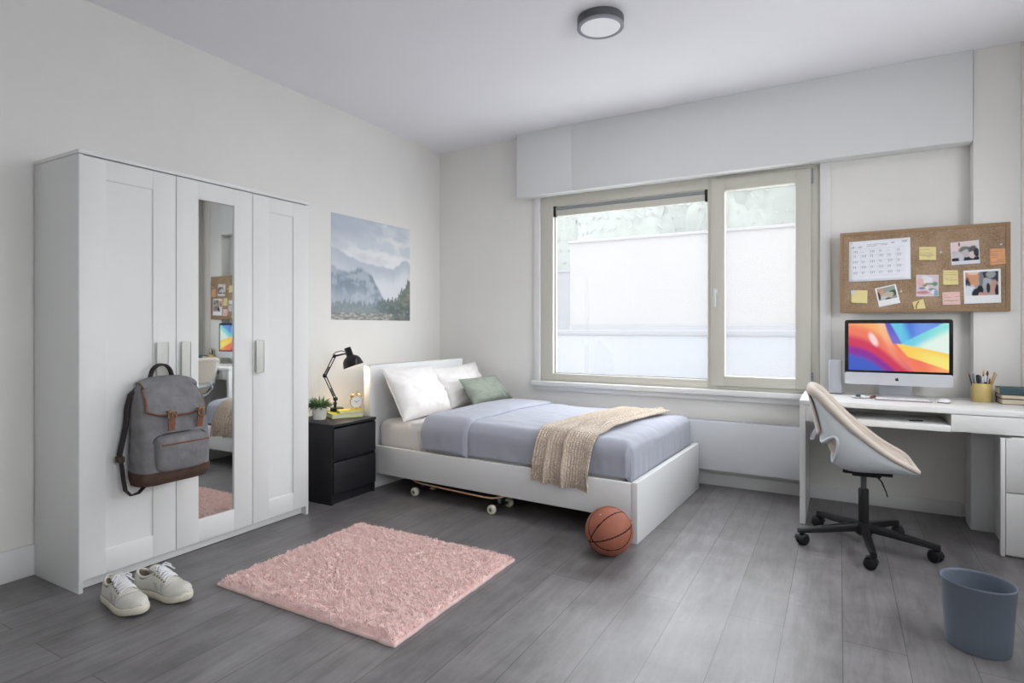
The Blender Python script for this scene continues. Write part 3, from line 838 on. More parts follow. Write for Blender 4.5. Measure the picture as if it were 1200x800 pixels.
# books under the lamp
def book(name, label, loc, rotz, L, W, H, cm, pm, group, spine_x=True):
    t = thing(name, label, 'book', loc, rotz, group)
    c = .0022
    bm = NB(); box(bm, -L/2, L/2, -W/2, W/2, 0, c, .0007); box(bm, -L/2, L/2, -W/2, W/2, H-c, H, .0007); box(bm, -L/2, L/2, -W/2, -W/2+c*1.3, .0005, H-.0005, .0007)
    obj('cover', bm, cm, t)
    obj('pages', B(-L/2+.004, L/2-.004, -W/2+c, W/2-.004, c*.9, H-c*.9), pm, t, smooth=False)
    return t
ba = math.atan2(.18,.103)
book('book', 'lime green book lying under the black lamp and the clock on the nightstand', (.213,-1.407,.5165), ba+PI, .215, .200, .030, M['lime'], M['pagesw'], 'books on the nightstand')
book('book', 'yellow book lying on the lime green book below the alarm clock', (.267,-1.404,.547), ba+PI-.05, .165, .096, .019, M['yellow'], M['pagesw'], 'books on the nightstand')

# potted plant
t = thing('potted_plant', 'small leafy green plant in a white pot on the nightstand', 'plant', (.178,-1.595,.516))
bm = NB(); lathe(bm, [(.036,0),(.041,.002),(.0425,.01),(.0500,.082),(.0508,.088),(.0485,.0885),(.0475,.082),(.0465,.074)], 40, cap=True); obj('pot', bm, M['pot'], t)
bm = NB(); lathe(bm, [(.046,.0735),(.040,.078),(.02,.080),(.004,.081)], 24); obj('soil', bm, M['soil'], t)
def leaf(bm, base, ang, elev, L, W, curl=.5, mi=0):
    d = Vector((math.cos(ang), math.sin(ang), 0)); s_ = Vector((-d.y, d.x, 0)); rows = []
    for i in range(7):
        k = i/6; e = elev-curl*k
        p = Vector(base)+d*L*k*math.cos(elev-curl*k*.6)+Vector((0,0,L*k*math.sin(elev-curl*k*.6)))
        w_ = W*math.sin(PI*min(1, .12+.88*k))**.8*(1 if k < .98 else .1)
        rows.append([bm.verts.new(p-s_*w_+Vector((0,0,w_*.35))), bm.verts.new(p), bm.verts.new(p+s_*w_+Vector((0,0,w_*.35)))])
    for i in range(6):
        for j in (0, 1):
            f = bm.faces.new((rows[i][j], rows[i+1][j], rows[i+1][j+1], rows[i][j+1])); f.material_index = mi
rnd = random.Random(11)
bm = NB()
for k in range(230):
    r_ = .038*math.sqrt(rnd.random()); a0 = rnd.uniform(0, 2*PI); a = a0+rnd.uniform(-.5,.5)
    leaf(bm, (r_*math.cos(a0), r_*math.sin(a0), .079), a, rnd.uniform(.25,1.45), rnd.uniform(.045,.090), rnd.uniform(.004,.0085), rnd.uniform(.3,1.0), 1 if rnd.random() < .14 else 0)
obj('foliage', bm, [M['leaf'], M['leaf2']], t, recalc=False, ang=80)

# architect lamp
t = thing('desk_lamp', 'black jointed desk lamp, switched on, standing on the lime green book', 'lamp', (.150,-1.412,.5467))
def LP(x, y, z): return Vector((x-.150, y+1.412, z-.5467))
bm = NB(); lathe(bm, [(.044,0),(.0455,.003),(.0455,.020),(.043,.0245),(.02,.026)], 48); obj('base', bm, M['blackm'], t)
bm = NB(); lathe(bm, [(.010,.0),(.010,.022),(.013,.024),(.013,.034),(.008,.04)], 16, (-.012,-.006,.024)); 
mt = Matrix.Rotation(R(90),4,'X'); j1 = LP(.139,-1.416,.632)
lathe(bm, [(.011,-.012),(.013,-.010),(.013,.010),(.011,.012)], 16, j1, mtx=mt); tube(bm, [(-.012,-.006,.05), j1], .007, 10)
obj('stem', bm, M['blackm'], t)
elb = LP(.072,-1.452,.797); top = LP(.133,-1.419,.935); con = LP(.190,-1.387,.955)
side = Vector((-.5,.866,0))*.0
nrm = Vector((.45,.26,.24)).normalized()
def bars(a, b_, off, name, springs=True):
    bm = NB()
    for s_ in (-1, 1): tube(bm, [a+off*s_, b_+off*s_], .0036, 8)
    if springs:
        c0 = a.lerp(b_, .12); c1 = a.lerp(b_, .45)
        n = 60; ax = (b_-a).normalized(); p_ = ax.orthogonal().normalized(); q_ = ax.cross(p_)
        tube(bm, [c0.lerp(c1, i/n)+(p_*math.cos(i*1.4)+q_*math.sin(i*1.4))*.0045 for i in range(n+1)], .0012, 5)
    return obj(name, bm, M['blackm'], t)
bars(j1, elb, Vector((.75,.42,.3)).normalized()*.008, 'lower_arm')
bars(elb, top, Vector((-.75,-.42,.35)).normalized()*.008, 'upper_arm')
for c0_, r0_ in ((elb,1.15),):
    obj('elbow_joint', lathe(NB(), [(.010*r0_,-.011),(.013*r0_,-.009),(.013*r0_,.009),(.010*r0_,.011)], 16, c0_, mtx=Matrix.Rotation(R(-60),4,'Z') @ mt), M['blackm'], t)
bm = NB()
0 and lathe(bm, [(.010,-.011),(.015,-.009),(.015,.009),(.010,.011)], 16, elb, mtx=Matrix.Rotation(R(-60),4,'Z') @ mt)
lathe(bm, [(.009,-.01),(.012,-.008),(.012,.008),(.009,.01)], 16, top, mtx=Matrix.Rotation(R(-60),4,'Z') @ mt)
tube(bm, [top+Vector((-.008,-.005,.012)), top+Vector((.008,.005,.028)), con+Vector((-.012,-.007,.018)), con+Vector((.006,.004,.012))], .0028, 8)
tube(bm, [top, con+Vector((.004,.002,-.004)), con+Vector((.018,.010,-.004))], .006, 10)
obj('head_joint', bm, M['blackm'], t)
ax = Vector((.284,.164,-.945)).normalized()
rot = Vector((0,0,1)).rotation_difference(ax).to_matrix().to_4x4()
cap0 = LP(.212,-1.375,.995)
bm = NB(); lathe(bm, [(.020,0),(.0235,.003),(.024,.055),(.028,.062),(.050,.075),(.063,.095),(.070,.125),(.0725,.138),(.071,.138),(.0685,.125),(.061,.097),(.048,.078),(.026,.066)], 48, cap0, mtx=rot); shade = obj('lamp_shade', bm, M['blackm'], t, ang=50)
bm = NB(); lathe(bm, [(.0262,.066),(.047,.0785),(.060,.098),(.0672,.125),(.0698,.1375)], 48, cap0, mtx=rot, cap=False); obj('shade_lining', bm, mat('lamp_white_lining', (236,232,224), .5, .3), shade)
bm = NB(); lathe(bm, [(.010,.066),(.012,.074),(.022,.088),(.0255,.102),(.021,.116),(.010,.124),(.002,.126)], 24, cap0, mtx=rot); obj('light_bulb', bm, M['bulb'], shade)
lamp_pt = Vector((.150,-1.412,.5467))+cap0+ax*.133

# alarm clock
t = thing('alarm_clock', 'round gold twin-bell alarm clock with a white dial on the yellow book', 'clock', (.286,-1.365,.5662), R(56))
# local: dial faces -Y
mt = Matrix.Rotation(R(90),4,'X')
bm = NB(); lathe(bm, [(.034,-.028),(.040,-.024),(.0415,-.008),(.0425,.012),(.0435,.017),(.0405,.0195),(.0395,.016)], 48, (0,0,.050), mtx=mt); body = obj('case', bm, M['gold'], t)
bm = NB(); lathe(bm, [(.0405,.0145),(.040,.0165),(.001,.0170)], 48, (0,0,.050), mtx=mt); dial = obj('dial', bm, M['dial'], t)
bm = NB()
for k in range(12):
    a = k*PI/6; r0, r1 = (.031,.037) if k % 3 == 0 else (.034,.037)
    tube(bm, [(r0*math.sin(a), -.0175, .05+r0*math.cos(a)), (r1*math.sin(a), -.0175, .05+r1*math.cos(a))], .0007, 5)
obj('hour_marks', bm, M['blackc'], dial)
bm = NB()
for a, l_, w_ in ((R(-56),.017,.0013),(R(62),.025,.001)): tube(bm, [(0,-.0185,.05), (l_*math.sin(a), -.0185, .05+l_*math.cos(a))], w_, 6)
lathe(bm, [(.003,.0165),(.003,.0195)], 12, (0,0,.05), mtx=mt); obj('clock_hands', bm, M['blackc'], dial)
for s_ in (-1, 1):
    m2 = Matrix.Rotation(R(32*s_),4,'Y'); bm = NB()
    lathe(bm, [(.0185,0),(.0185,.003),(.016,.010),(.010,.015),(.002,.017)], 24, Vector((s_*.022,.0,.090)), mtx=m2); obj('bell', bm, M['gold'], t)
    bm = NB(); tube(bm, [(s_*.022,-.004,.018),(s_*.033,-.008,.0015)], [.004,.003], 8); obj('foot', bm, M['gold'], t)
bm = NB(); tube(bm, [(-.022,0,.108),(-.014,0,.122),(0,0,.127),(.014,0,.122),(.022,0,.108)], .0022, 8); tube(bm, [(0,0,.09),(0,0,.108)], .0018, 6); lathe(bm, [(.004,0),(.004,.006)], 10, (0,0,.106)); obj('handle', bm, M['gold'], t)

# ------------------------------------------------------------------ bed
BO = Vector((.31,-1.312,0)); BR = R(-2.65)
def thb(name, label, cat): return thing(name, label, cat, BO, BR)
t = thb('bed_frame', 'white low bed frame with plain headboard and footboard in the corner', 'bed')
BLn, BWd = 2.014, 1.254
hb = obj('headboard', B(0, .064, 0, 1.075, 0, .872, .003), M['white2'], t)
obj('footboard', B(BLn-.034, BLn, 0, BWd, 0, .321, .002), M['white2'], t)
bm = NB(); box(bm, .064, BLn-.034, .003, .030, .122, .313, .0015); box(bm, .075, BLn-.0355, .0, .004, .124, .3125, .001)
obj('side_rail', bm, M['white2'], t)
obj('side_rail', B(.064, BLn-.034, BWd-.032, BWd-.004, .122, .313, .0015), M['white2'], t)
obj('slat_base', B(.064, BLn-.034, .030, BWd-.032, .150, .180), mat('slat_birch', (205,180,140), .6, .2), t, smooth=False)
obj('support_leg', B(1.0, 1.04, BWd/2-.02, BWd/2+.02, 0, .15), M['white2'], t)
bm = NB(); box(bm, BLn-.05, BLn-.034, .012, .028, .0, .122); obj('bracket', bm, M['black'], t)

# mattress with fitted sheet
bm = NB(); box(bm, .072, BLn-.085, .060, BWd-.065, .182, .486, .058, 5)
bmesh.ops.subdivide_edges(bm, edges=[e for e in bm.edges if e.calc_length() > .2], cuts=24, use_grid_fill=True)
for v in bm.verts:
    x, y, z = v.co
    v.co.y += .004*fb(x*5, z*22, 1)*(1 if y < .2 else 0); v.co.z += .004*fb(x*5, y*5, 2) if z > .4 else 0
t = obj('mattress', bm, M['sheet'], None, ang=70); t.location = BO; t.rotation_euler = (0,0,BR)
tag(t, 'thick mattress in a white fitted sheet, bare near the headboard', 'mattress')

# drape mapping over the made bed
X1 = BLn-.040; Y0 = .034; Y1 = BWd-.030; RT = .085; TOP = .522
def bend(e, r):
    if e <= 0: return e, 0
    if e < r*PI/2: return r*math.sin(e/r), r*(1-math.cos(e/r))
    return r, r+(e-r*PI/2)
def drape(p, q, off=0, top=TOP):
    """p along the bed (X), q across (Y): unrolled cloth coordinates -> point on the made bed"""
    r = RT+off
    lx, dx = bend(p-(X1-RT), r); x = X1-RT+lx
    l0, d0 = bend((Y0+RT)-q, r); l1, d1 = bend(q-(Y1-RT), r)
    y = q
    if q < Y0+RT: y = Y0+RT-l0
    elif q > Y1-RT: y = Y1-RT+l1
    k = max(0, min(1, (min(q, Y1)-Y0)/(Y1-Y0)))
    crown = .022*math.sin(PI*k)**.7
    ex = sm(X1, X1-.5, x)
    dz = max(dx, d0, d1)
    both = math.sqrt(dx*dx+(d0+d1)**2) if dx > 0 and (d0+d1) > 0 else dz
    dz = min(both, max(dz, .0)*1.25) if both > dz else dz
    z = top+off+crown*(.4+.6*ex)-dz
    if dx > .02 and (d0+d1) > .02:   # round the corner a bit
        c = min(dx, d0+d1)/RT; c = min(1, c)
        x -= .018*c; y += .018*c if d0 > 0 else -.018*c
    return Vector((x, y, z))

def wr(x, y, z):
    return .006*fb(x*3.2, y*3.2+z*2, 1, 4)+.0035*noise.noise(Vector((x*7+2*noise.noise(Vector((x*2,y*2,0))), y*16, 5)))

HEM = .335
dropL = RT*PI/2+(TOP-RT-HEM)
P0_, P1_ = .535, X1-RT+RT*PI/2+(TOP-RT-.30)
Q0_, Q1_ = Y0+RT-dropL-.01, Y1-RT+dropL
def duv(u, v):
    p = P0_+(P1_-P0_)*u; q = Q0_+(Q1_-Q0_)*v
    P = drape(p, q)
    w_ = wr(P.x, P.y, P.z)
    nz = 1 if P.z > .47 else .0
    P.z += w_*(.35+.9*nz)
    if nz == 0:
        s_ = sm(.47,.36,P.z)
        fold = .010*fb(p*6, 2.0, q*1.5, 3)*s_+.003*math.sin(p*40+3*fb(p*3,1,1))*s_
        if v < .5 and P.x < X1-.05: P.y += -abs(fold)*1.0+.003
        elif P.x >= X1-.05: P.x += -.004-.004*noise.noise(Vector((P.y*22, P.z*4, 2)))*s_
    if u < .02: P.z -= .006
    if P.z < .345 and P.x < BLn-.06: P.y = max(P.y, .0345)
    return P
bm = NB(); grid(bm, 130, 110, duv)
d = obj('duvet', bm, M['duvet'], None, ang=180, solid=.014, soff=-1); d.location = BO; d.rotation_euler = (0,0,BR)
tag(d, 'pale blue-grey duvet spread over the bed and folded back near the pillows', 'duvet')
# turned-down band
FB0, FB1 = .515, .885
def band(u, v):
    p = FB0+(FB1-FB0)*u; q = Q0_-.028+(Q1_-Q0_+.05)*v
    p += .012*fb(q*3, 1, 8)+.02*(1-v)*0
    off = .016+.010*math.sin(PI*min(1,u*1.02))**.5
    if u > .93: off -= .008*sm(.93,1,u)
    P = drape(p, q, off)
    P.z += wr(P.x, P.y, P.z)*.7
    if P.z < .47: P.y += .004*fb(p*9, q*4, 3)*(1 if v < .5 else -1)
    return P
bm = NB(); grid(bm, 40, 90, band); o = obj('turned_down_fold', bm, M['duvet'], d, ang=180, solid=.012, soff=-1)

# knitted throw
TQ0, TQ1 = Y0+RT-(RT*PI/2+(TOP-RT-.236)), Y1-RT+.03
TW, TL_ = .345, TQ1-TQ0
def stitch(um, vm):
    col_ = um/.0135; k = abs((col_ % 1)-.5)*2          # 0 in the middle of a column, 1 at its edge
    row = vm/.0115+.55*k
    return (1-k**2.5)*.6+.4*(.5+.5*math.cos(2*PI*row))*(1-k**4)
def throw(u, v):
    q = TQ0+TL_*v
    pm = 1.575+.085*sm(.15,1,v); hw = TW/2
    uu = (u-.5)*2
    p = pm+uu*hw+.010*fb(v*4, u*3, 2)
    side = 1-sm(.26,.40,v)
    ph = uu*8.2+1.0*math.sin(uu*3+1)+.7*math.sin(v*4)
    fold = (.5+.5*math.sin(ph))**1.3
    P = drape(p, q, .022)
    ridge = .018*math.exp(-((uu-.62-.06*math.sin(v*7))/.11)**2)
    h = .005*fold*(1-side)+.004*fb(u*9, v*14, 1)+ridge*(1-side)+.0045*stitch(u*TW, v*TL_)
    if side > .02: P.x += .012*math.sin(ph+1.2)*side
    P.y -= side*(.004+.042*fold*sm(.66,.0,v/.42)+.0045*stitch(u*TW, v*TL_))
    P.z += h*(1-.75*side)
    P.y -= (.028+.004*fold)*sm(.47,.33,P.z)
    P.z += .010*(u-.5)*-1.6*side*(1-v)
    return P
NU_, NV_ = 130, 520
bm = NB(); vv = grid(bm, NU_, NV_, throw)
uvl = bm.loops.layers.uv.new('UVMap'); idx = {}
for i, row in enumerate(vv):
    for j, v in enumerate(row): idx[v] = (i/NU_*TW, j/NV_*TL_)
for f in bm.faces:
    for l in f.loops: l[uvl].uv = idx[l.vert]
o = obj('throw_blanket', bm, M['knit'], None, ang=180, solid=.010, soff=-1); o.location = BO; o.rotation_euler = (0,0,BR)
tag(o, 'beige chunky knit throw laid across the foot of the bed', 'blanket')
bm = NB()
for i in range(0, 66):
    p = throw(i/65, 0)
    tube(bm, [p+Vector((0,.003,.006)), p+Vector((.001*math.sin(i),.001,-.010)), p+Vector((.0015*math.sin(i*2.1),.001,-.020))], [.0042,.0042,.003], 6)
uvl = bm.loops.layers.uv.new('UVMap')
for f in bm.faces:
    for l in f.loops: l[uvl].uv = (l.vert.co.x, l.vert.co.z)
fr = obj('fringe', bm, M['knit'], o, ang=80); fr['kind'] = 'stuff'

# pillows
def pillow(name, label, cat, TL, TR, BR_, BL, depth, m, seed, group=None, wrk=1, sq=.06):
    TL, TR, BR_, BL = map(Vector, (TL, TR, BR_, BL))
    n = ((TR-TL)+(BR_-BL)).cross((TL-BL)+(TR-BR_)).normalized()
    if n.x < 0: n = -n
    c = (TL+TR+BR_+BL)/4
    t = None
    bm = NB(); N_ = 44
    def f(side):
        def g(u, v):
            a, b_ = 2*u-1, 2*v-1
            # pinch the sides in between the corners
            aa = a*(1-sq*(1-b_*b_)*abs(a)**3); bb = b_*(1-sq*(1-a*a)*abs(b_)**3)
            U, V = (aa+1)/2, (bb+1)/2
            p = TL.lerp(TR, U).lerp(BL.lerp(BR_, U), V)
            h = max(0, (1-abs(a)**2.6)*(1-abs(b_)**2.6))**.62
            sag = 1+.22*b_
            rad = noise.noise(Vector((math.atan2(b_, a)*5, seed, 0)))*math.hypot(a, b_)
            w_ = wrk*(.014*fb(a*1.6+seed, b_*1.6, seed, 3)+.012*rad)*min(1, h*1.6)
            return p-c + n*side*(depth/2*h*sag*(1.1 if side > 0 else .75)+w_)
        return g
    grid(bm, N_, N_, f(1)); grid(bm, N_, N_, f(-1))
    bmesh.ops.remove_doubles(bm, verts=bm.verts, dist=.0008)
    o = obj(name, bm, m, None, ang=180); o.location = c
    tag(o, label, cat, group)
    # piped seam
    bm = NB(); e = [f(0)(i/30, 0) for i in range(30)]+[f(0)(1, i/30) for i in range(30)]+[f(0)(1-i/30, 1) for i in range(30)]+[f(0)(0, 1-i/30) for i in range(31)]
    tube(bm, e, .0028, 6, cap=False); obj('seam', bm, m, o, ang=180)
    return o
pillow('pillow', 'white pillow leaning on the headboard next to the nightstand', 'pillow', (.462,-1.300,.850), (.455,-.745,.842), (.635,-.690,.500), (.672,-1.312,.500), .185, M['pillow'], 1.0, 'white pillows', 1.5, .035)
pillow('pillow', 'white pillow behind the green cushion, nearest the window wall', 'pillow', (.468,-.735,.812), (.462,-.100,.832), (.60,-.085,.505), (.62,-.69,.505), .17, M['pillow'], 3.0, 'white pillows', 1.5, .04)
pillow('cushion', 'sage green cushion in front of the white pillows', 'cushion', (.705,-.705,.738), (.705,-.165,.733), (.815,-.060,.535), (.80,-.645,.540), .12, M['green'], 6.0, None, .9, .04)

# ------------------------------------------------------------------ skateboard
a_ = math.atan2(-.073,.653)
t = thing('skateboard', 'maple skateboard with cream wheels parked under the side of the bed', 'skateboard', (1.085,-1.235,0), a_)
half = .425
def deck(z_, w_):
    ring = []
    for k in range(48):
        aa = 2*PI*k/48; c, s_ = math.cos(aa), math.sin(aa)
        x = half*math.copysign(abs(c)**(2/4.5), c); y = w_*math.copysign(abs(s_)**(2/3.2), s_)
        up_ = .022*sm(.31,.425,abs(x))
        ring.append((x, y, z_+up_+.003*(abs(y)/.1)**2))
    return ring
bm = NB(); rings(bm, [deck(.0895,.098), deck(.0900,.1005), deck(.0985,.1005), deck(.099,.099)]); dk_ = obj('deck', bm, M['wood'], t, ang=50)
bm = NB(); rings(bm, [deck(.0991,.099), deck(.0998,.0985)]); obj('grip_tape', bm, M['grip'], dk_)
for x in (-.328, .328):
    bm = NB(); box(bm, x-.035, x+.035, -.028, .028, .083, .0895, .003); box(bm, x-.016, x+.016, -.018, .018, .048, .085, .005)
    m9 = Matrix.Rotation(R(90),4,'X'); tube(bm, [(x,-.075,.030),(x,-.05,.034),(x,.05,.034),(x,.075,.030)], [.007,.012,.012,.007], 12); tube(bm, [(x,-.108,.030),(x,.108,.030)], .004, 8)
    obj('truck', bm, M['steel'], t)
    for y in (-.090, .090):
        bm = NB(); lathe(bm, [(.011,-.0165),(.022,-.0165),(.027,-.012),(.029,-.004),(.029,.004),(.027,.012),(.022,.0165),(.011,.0165)], 32, (x,y,.0295), mtx=m9); wh = obj('wheel', bm, M['wheel'], t)
        bm = NB(); lathe(bm, [(.004,-.0168),(.011,-.0168),(.011,.0168),(.004,.0168)], 20, (x,y,.0295), mtx=m9); obj('bearing', bm, M['steel'], wh)

# ------------------------------------------------------------------ basketball
def basketball():
    Rb = .1195; c0 = Vector((2.240,-1.607,Rb+.0005))
    q = Matrix.Rotation(R(14),3,'Z')
    fwd = Vector((-.325,.885,-.333)).normalized(); right = Vector((.938,.345,0)); upv = right.cross(fwd).normalized()
    def V_(x, y, z): return (right*x+upv*y-fwd*z).normalized()
    def plane(p, q, r_=None):
        n = (q-p).cross(r_-p).normalized() if r_ else p.cross(q).normalized()
        return n, n.dot(p)
    pole = V_(-.745,-.36,.56)
    PL = [plane(pole, V_(.51,.76,.40)), plane(V_(-.70,-.47,.53), V_(.91,.25,.33)), plane(V_(-.8,.36,.48), V_(-.58,-.51,.63), V_(.07,-.76,.64))]
    PL.append((PL[2][0], -PL[2][1]))
    def sd(p): return min(abs(p.dot(n)-d)/math.sqrt(max(.05,1-d*d)) for n, d in PL)
    bm = NB(); bmesh.ops.create_icosphere(bm, subdivisions=6, radius=1)
    for f in bm.faces: pass
    for v in bm.verts:
        n = v.co.normalized(); g = sd(n)
        v.co = n*Rb*(1-.012*(1-sm(.0,.042,g)))
    for f in bm.faces:
        if sd(f.calc_center_median().normalized()) < .027: f.material_index = 1
    o = obj('basketball', bm, [M['ball'], mat('ball_seam', (46,34,30), .7, .1)], None, ang=180); o.location = c0
    tag(o, 'orange-brown basketball with dark seams on the floor by the footboard', 'ball')
    bm = NB(); vd = (right*-.36+upv*.60-fwd*.70).normalized(); m3 = Vector((0,0,1)).rotation_difference(vd).to_matrix().to_4x4()
    lathe(bm, [(.0052,Rb-.002),(.0052,Rb+.0004),(.003,Rb+.0008)], 16, mtx=m3); obj('air_valve', bm, mat('valve_grey', (170,170,168), .6, .2), o)
basketball()
# ------------------------------------------------------------------ desk
DT = .717; DF = -.62
t = thing('desk', 'long white desk with an open niche along the back wall under the corkboard', 'desk', (3.043, DF, 0))
DL = 1.385; DD = .60
obj('desktop', B(0, DL, 0, DD, DT-.028, DT, .0015), M['white'], t)
obj('side_panel', B(.0005, .031, .001, DD-.03, 0, DT-.0285, .0012), M['white'], t)
obj('side_panel', B(DL-.031, DL-.0005, .001, DD-.03, .60, DT-.0285, .0012), M['white'], t)
obj('niche_shelf', B(.160, .709, .001, .36, .593, .626, .0012), M['white'], t)
obj('niche_back', B(.160, .709, .345, .36, .626, DT-.0285), M['white'], t)
for x0, x1 in ((.032,.159),(.710,DL-.032)):
    bm = NB(); box(bm, x0, x1, .002, .020, .597, DT-.031, .0012); box(bm, x0+.002, x1-.002, .020, .36, .599, DT-.033)
    obj('drawer', bm, M['white'], t)
tag(obj('pen', tube(NB(), [(3.578,-.545,.6305),(3.640,-.53,.6305)], .004, 8), M['black']), 'dark pen lying in the open niche under the desktop', 'pen')

t = thing('drawer_unit', 'white two-drawer cabinet under the right end of the desk', 'drawer unit', (3.944, -.67, 0))
obj('carcass', B(.048, .47, .022, .395, 0, .588, .0015), M['white'], t)
obj('front_frame', B(0, .018, 0, .022, .003, .588, .0012), M['white'], t)
for z0, z1 in ((.012,.318),(.323,.588)): obj('drawer', B(.020, .47, -.002, .020, z0, z1, .0015), M['white'], t)

# ------------------------------------------------------------------ swivel chair
CH = thing('swivel_chair', 'white bucket swivel chair with beige pad and black star base at the desk', 'chair', (3.354,-.860,0), R(2))
SP = [(0,.232,.412),(.12,.178,.398),(.25,.085,.386),(.38,-.05,.377),(.47,-.115,.395),(.55,-.160,.440),(.63,-.186,.503),(.72,-.202,.580),(.84,-.217,.688),(.93,-.233,.765),(1,-.246,.812)]
RM = [(0,.232,.414),(.10,.208,.434),(.25,.108,.488),(.40,.012,.558),(.55,-.078,.640),(.70,-.150,.722),(.85,-.208,.790),(1,-.244,.814)]
WD = [(0,.155),(.06,.188),(.15,.212),(.3,.230),(.5,.230),(.7,.210),(.85,.190),(.94,.168),(1,.130)]
def shellpt(t_, s_, inset=0):
    a = interp(SP, t_); b_ = interp(RM, t_); w_ = interp(WD, t_)[0]
    k = abs(s_)*PI/2
    f = (1-math.cos(k))**1.15
    fx = lambda x: x*.885 if x > 0 else x
    fz = lambda z: .403+.9126*(z-.377)
    p = Vector((fx(a[0]+(b_[0]-a[0])*f), math.copysign((w_-inset*.6)*math.sin(k)**.9, s_), fz(a[1]+(b_[1]-a[1])*f)))
    if inset:
        c = Vector((.10*(1-t_)+.02*t_, 0, .62+.1*t_)); d = (c-Vector((a[0],0,a[1]))).normalized()
        p += d*inset*(1-.55*f)
    return p
bm = NB()
NT, NS = 72, 56
vv = grid(bm, NT, NS, lambda u, v: shellpt(u, v*2-1))
# opening in the lower back
HT, HSr = (.585, .075), .76
hole = []
co2 = {}
for i, row in enumerate(vv):
    for j, v in enumerate(row): co2[v] = (i/NT, j/NS*2-1)
def hd(q): return math.hypot((q[0]-HT[0])/HT[1], q[1]/HSr)
bmesh.ops.delete(bm, geom=[f for f in bm.faces if all(hd(co2[v]) < 1.0 for v in f.verts)], context='FACES')
for v in list(bm.verts):
    q = co2[v]; h = hd(q)
    if h < 1.0 and v.is_boundary:
        k = 1/h; q2 = (HT[0]+(q[0]-HT[0])*k, q[1]*k); v.co = shellpt(*q2)
lip = [shellpt(HT[0]+HT[1]*math.sin(2*PI*k/40), HSr*math.cos(2*PI*k/40)) for k in range(40)]
shell = obj('seat_shell', bm, M['shell'], CH, ang=80, solid=.009, soff=0)
bm = NB(); tube(bm, lip+lip[:1], .009, 8, cap=False); obj('opening_rim', bm, M['shell'], shell, ang=80)
# pad: inner cushion and thick rolled edge
bm = NB()
def padpt(u, v):
    t_ = .015+u*.97; s_ = (v*2-1)*.985
    if HT[0]-HT[1]*.9 < t_ < .62: pass
    return shellpt(t_, s_, .034*(.35+.65*math.sin(PI*min(1,max(0,u)))**.5)) 
grid(bm, 48, 40, padpt); obj('seat_pad', bm, M['pad'], CH, ang=180, solid=.022, soff=0)
rim = [shellpt(k/30, 1) for k in range(31)] + [shellpt(1, 1-2*k/16) for k in range(1,16)] + [shellpt(1-k/30, -1) for k in range(31)] + [shellpt(0, -1+2*k/16) for k in range(1,16)]
rr = []
for p in rim:
    k = sm(.42,.80,p.z); rr.append(.013+.011*k)
bm = NB(); tube(bm, [p+Vector((.006,0,.010)) for p in rim]+[rim[0]+Vector((.006,0,.010))], rr+rr[:1], 12, cap=False); obj('pad_edge', bm, M['pad'], CH, ang=180)
bm = NB(); grid(bm, 20, 16, lambda u, v: shellpt(.70+.30*u, (v*2-1)*(.50+.3*u))+Vector((-.012-.006*math.sin(PI*u),0,.004*u))); obj('pad_sleeve', bm, M['pad'], CH, ang=180, solid=.006, soff=0)
tag_ = strap([(-.205,.10,.60),(-.225,.115,.555),(-.240,.12,.515)], .010, .0015, 'pad_strap', M['paper'], CH)
# mechanism and column
bm = NB(); box(bm, -.085, .120, -.075, .075, .390, .3985, .003); box(bm, -.055, .075, -.05, .05, .374, .391, .006)
for x, y in ((-.085,-.06),(-.085,.06),(.11,-.06),(.11,.06)): tube(bm, [(x,y,.390),(x,y,.416)], .012, 10)
obj('tilt_mechanism', bm, M['black'], CH)
bm = NB(); tube(bm, [(.055,-.05,.382),(.072,-.10,.368),(.084,-.15,.335),(.090,-.16,.312)], .0035, 8); obj('height_lever', bm, M['blackm'], CH)
bm = NB(); lathe(bm, [(.0135,.25),(.0135,.385)], 20); obj('gas_column', bm, M['greyl'], CH)
bm = NB(); lathe(bm, [(.022,.10),(.024,.11),(.024,.298),(.021,.304),(.014,.305)], 28); obj('column_sleeve', bm, M['black'], CH)
bm = NB(); lathe(bm, [(.030,.066),(.038,.072),(.040,.11),(.034,.128),(.022,.132)], 28); obj('hub', bm, M['black'], CH)
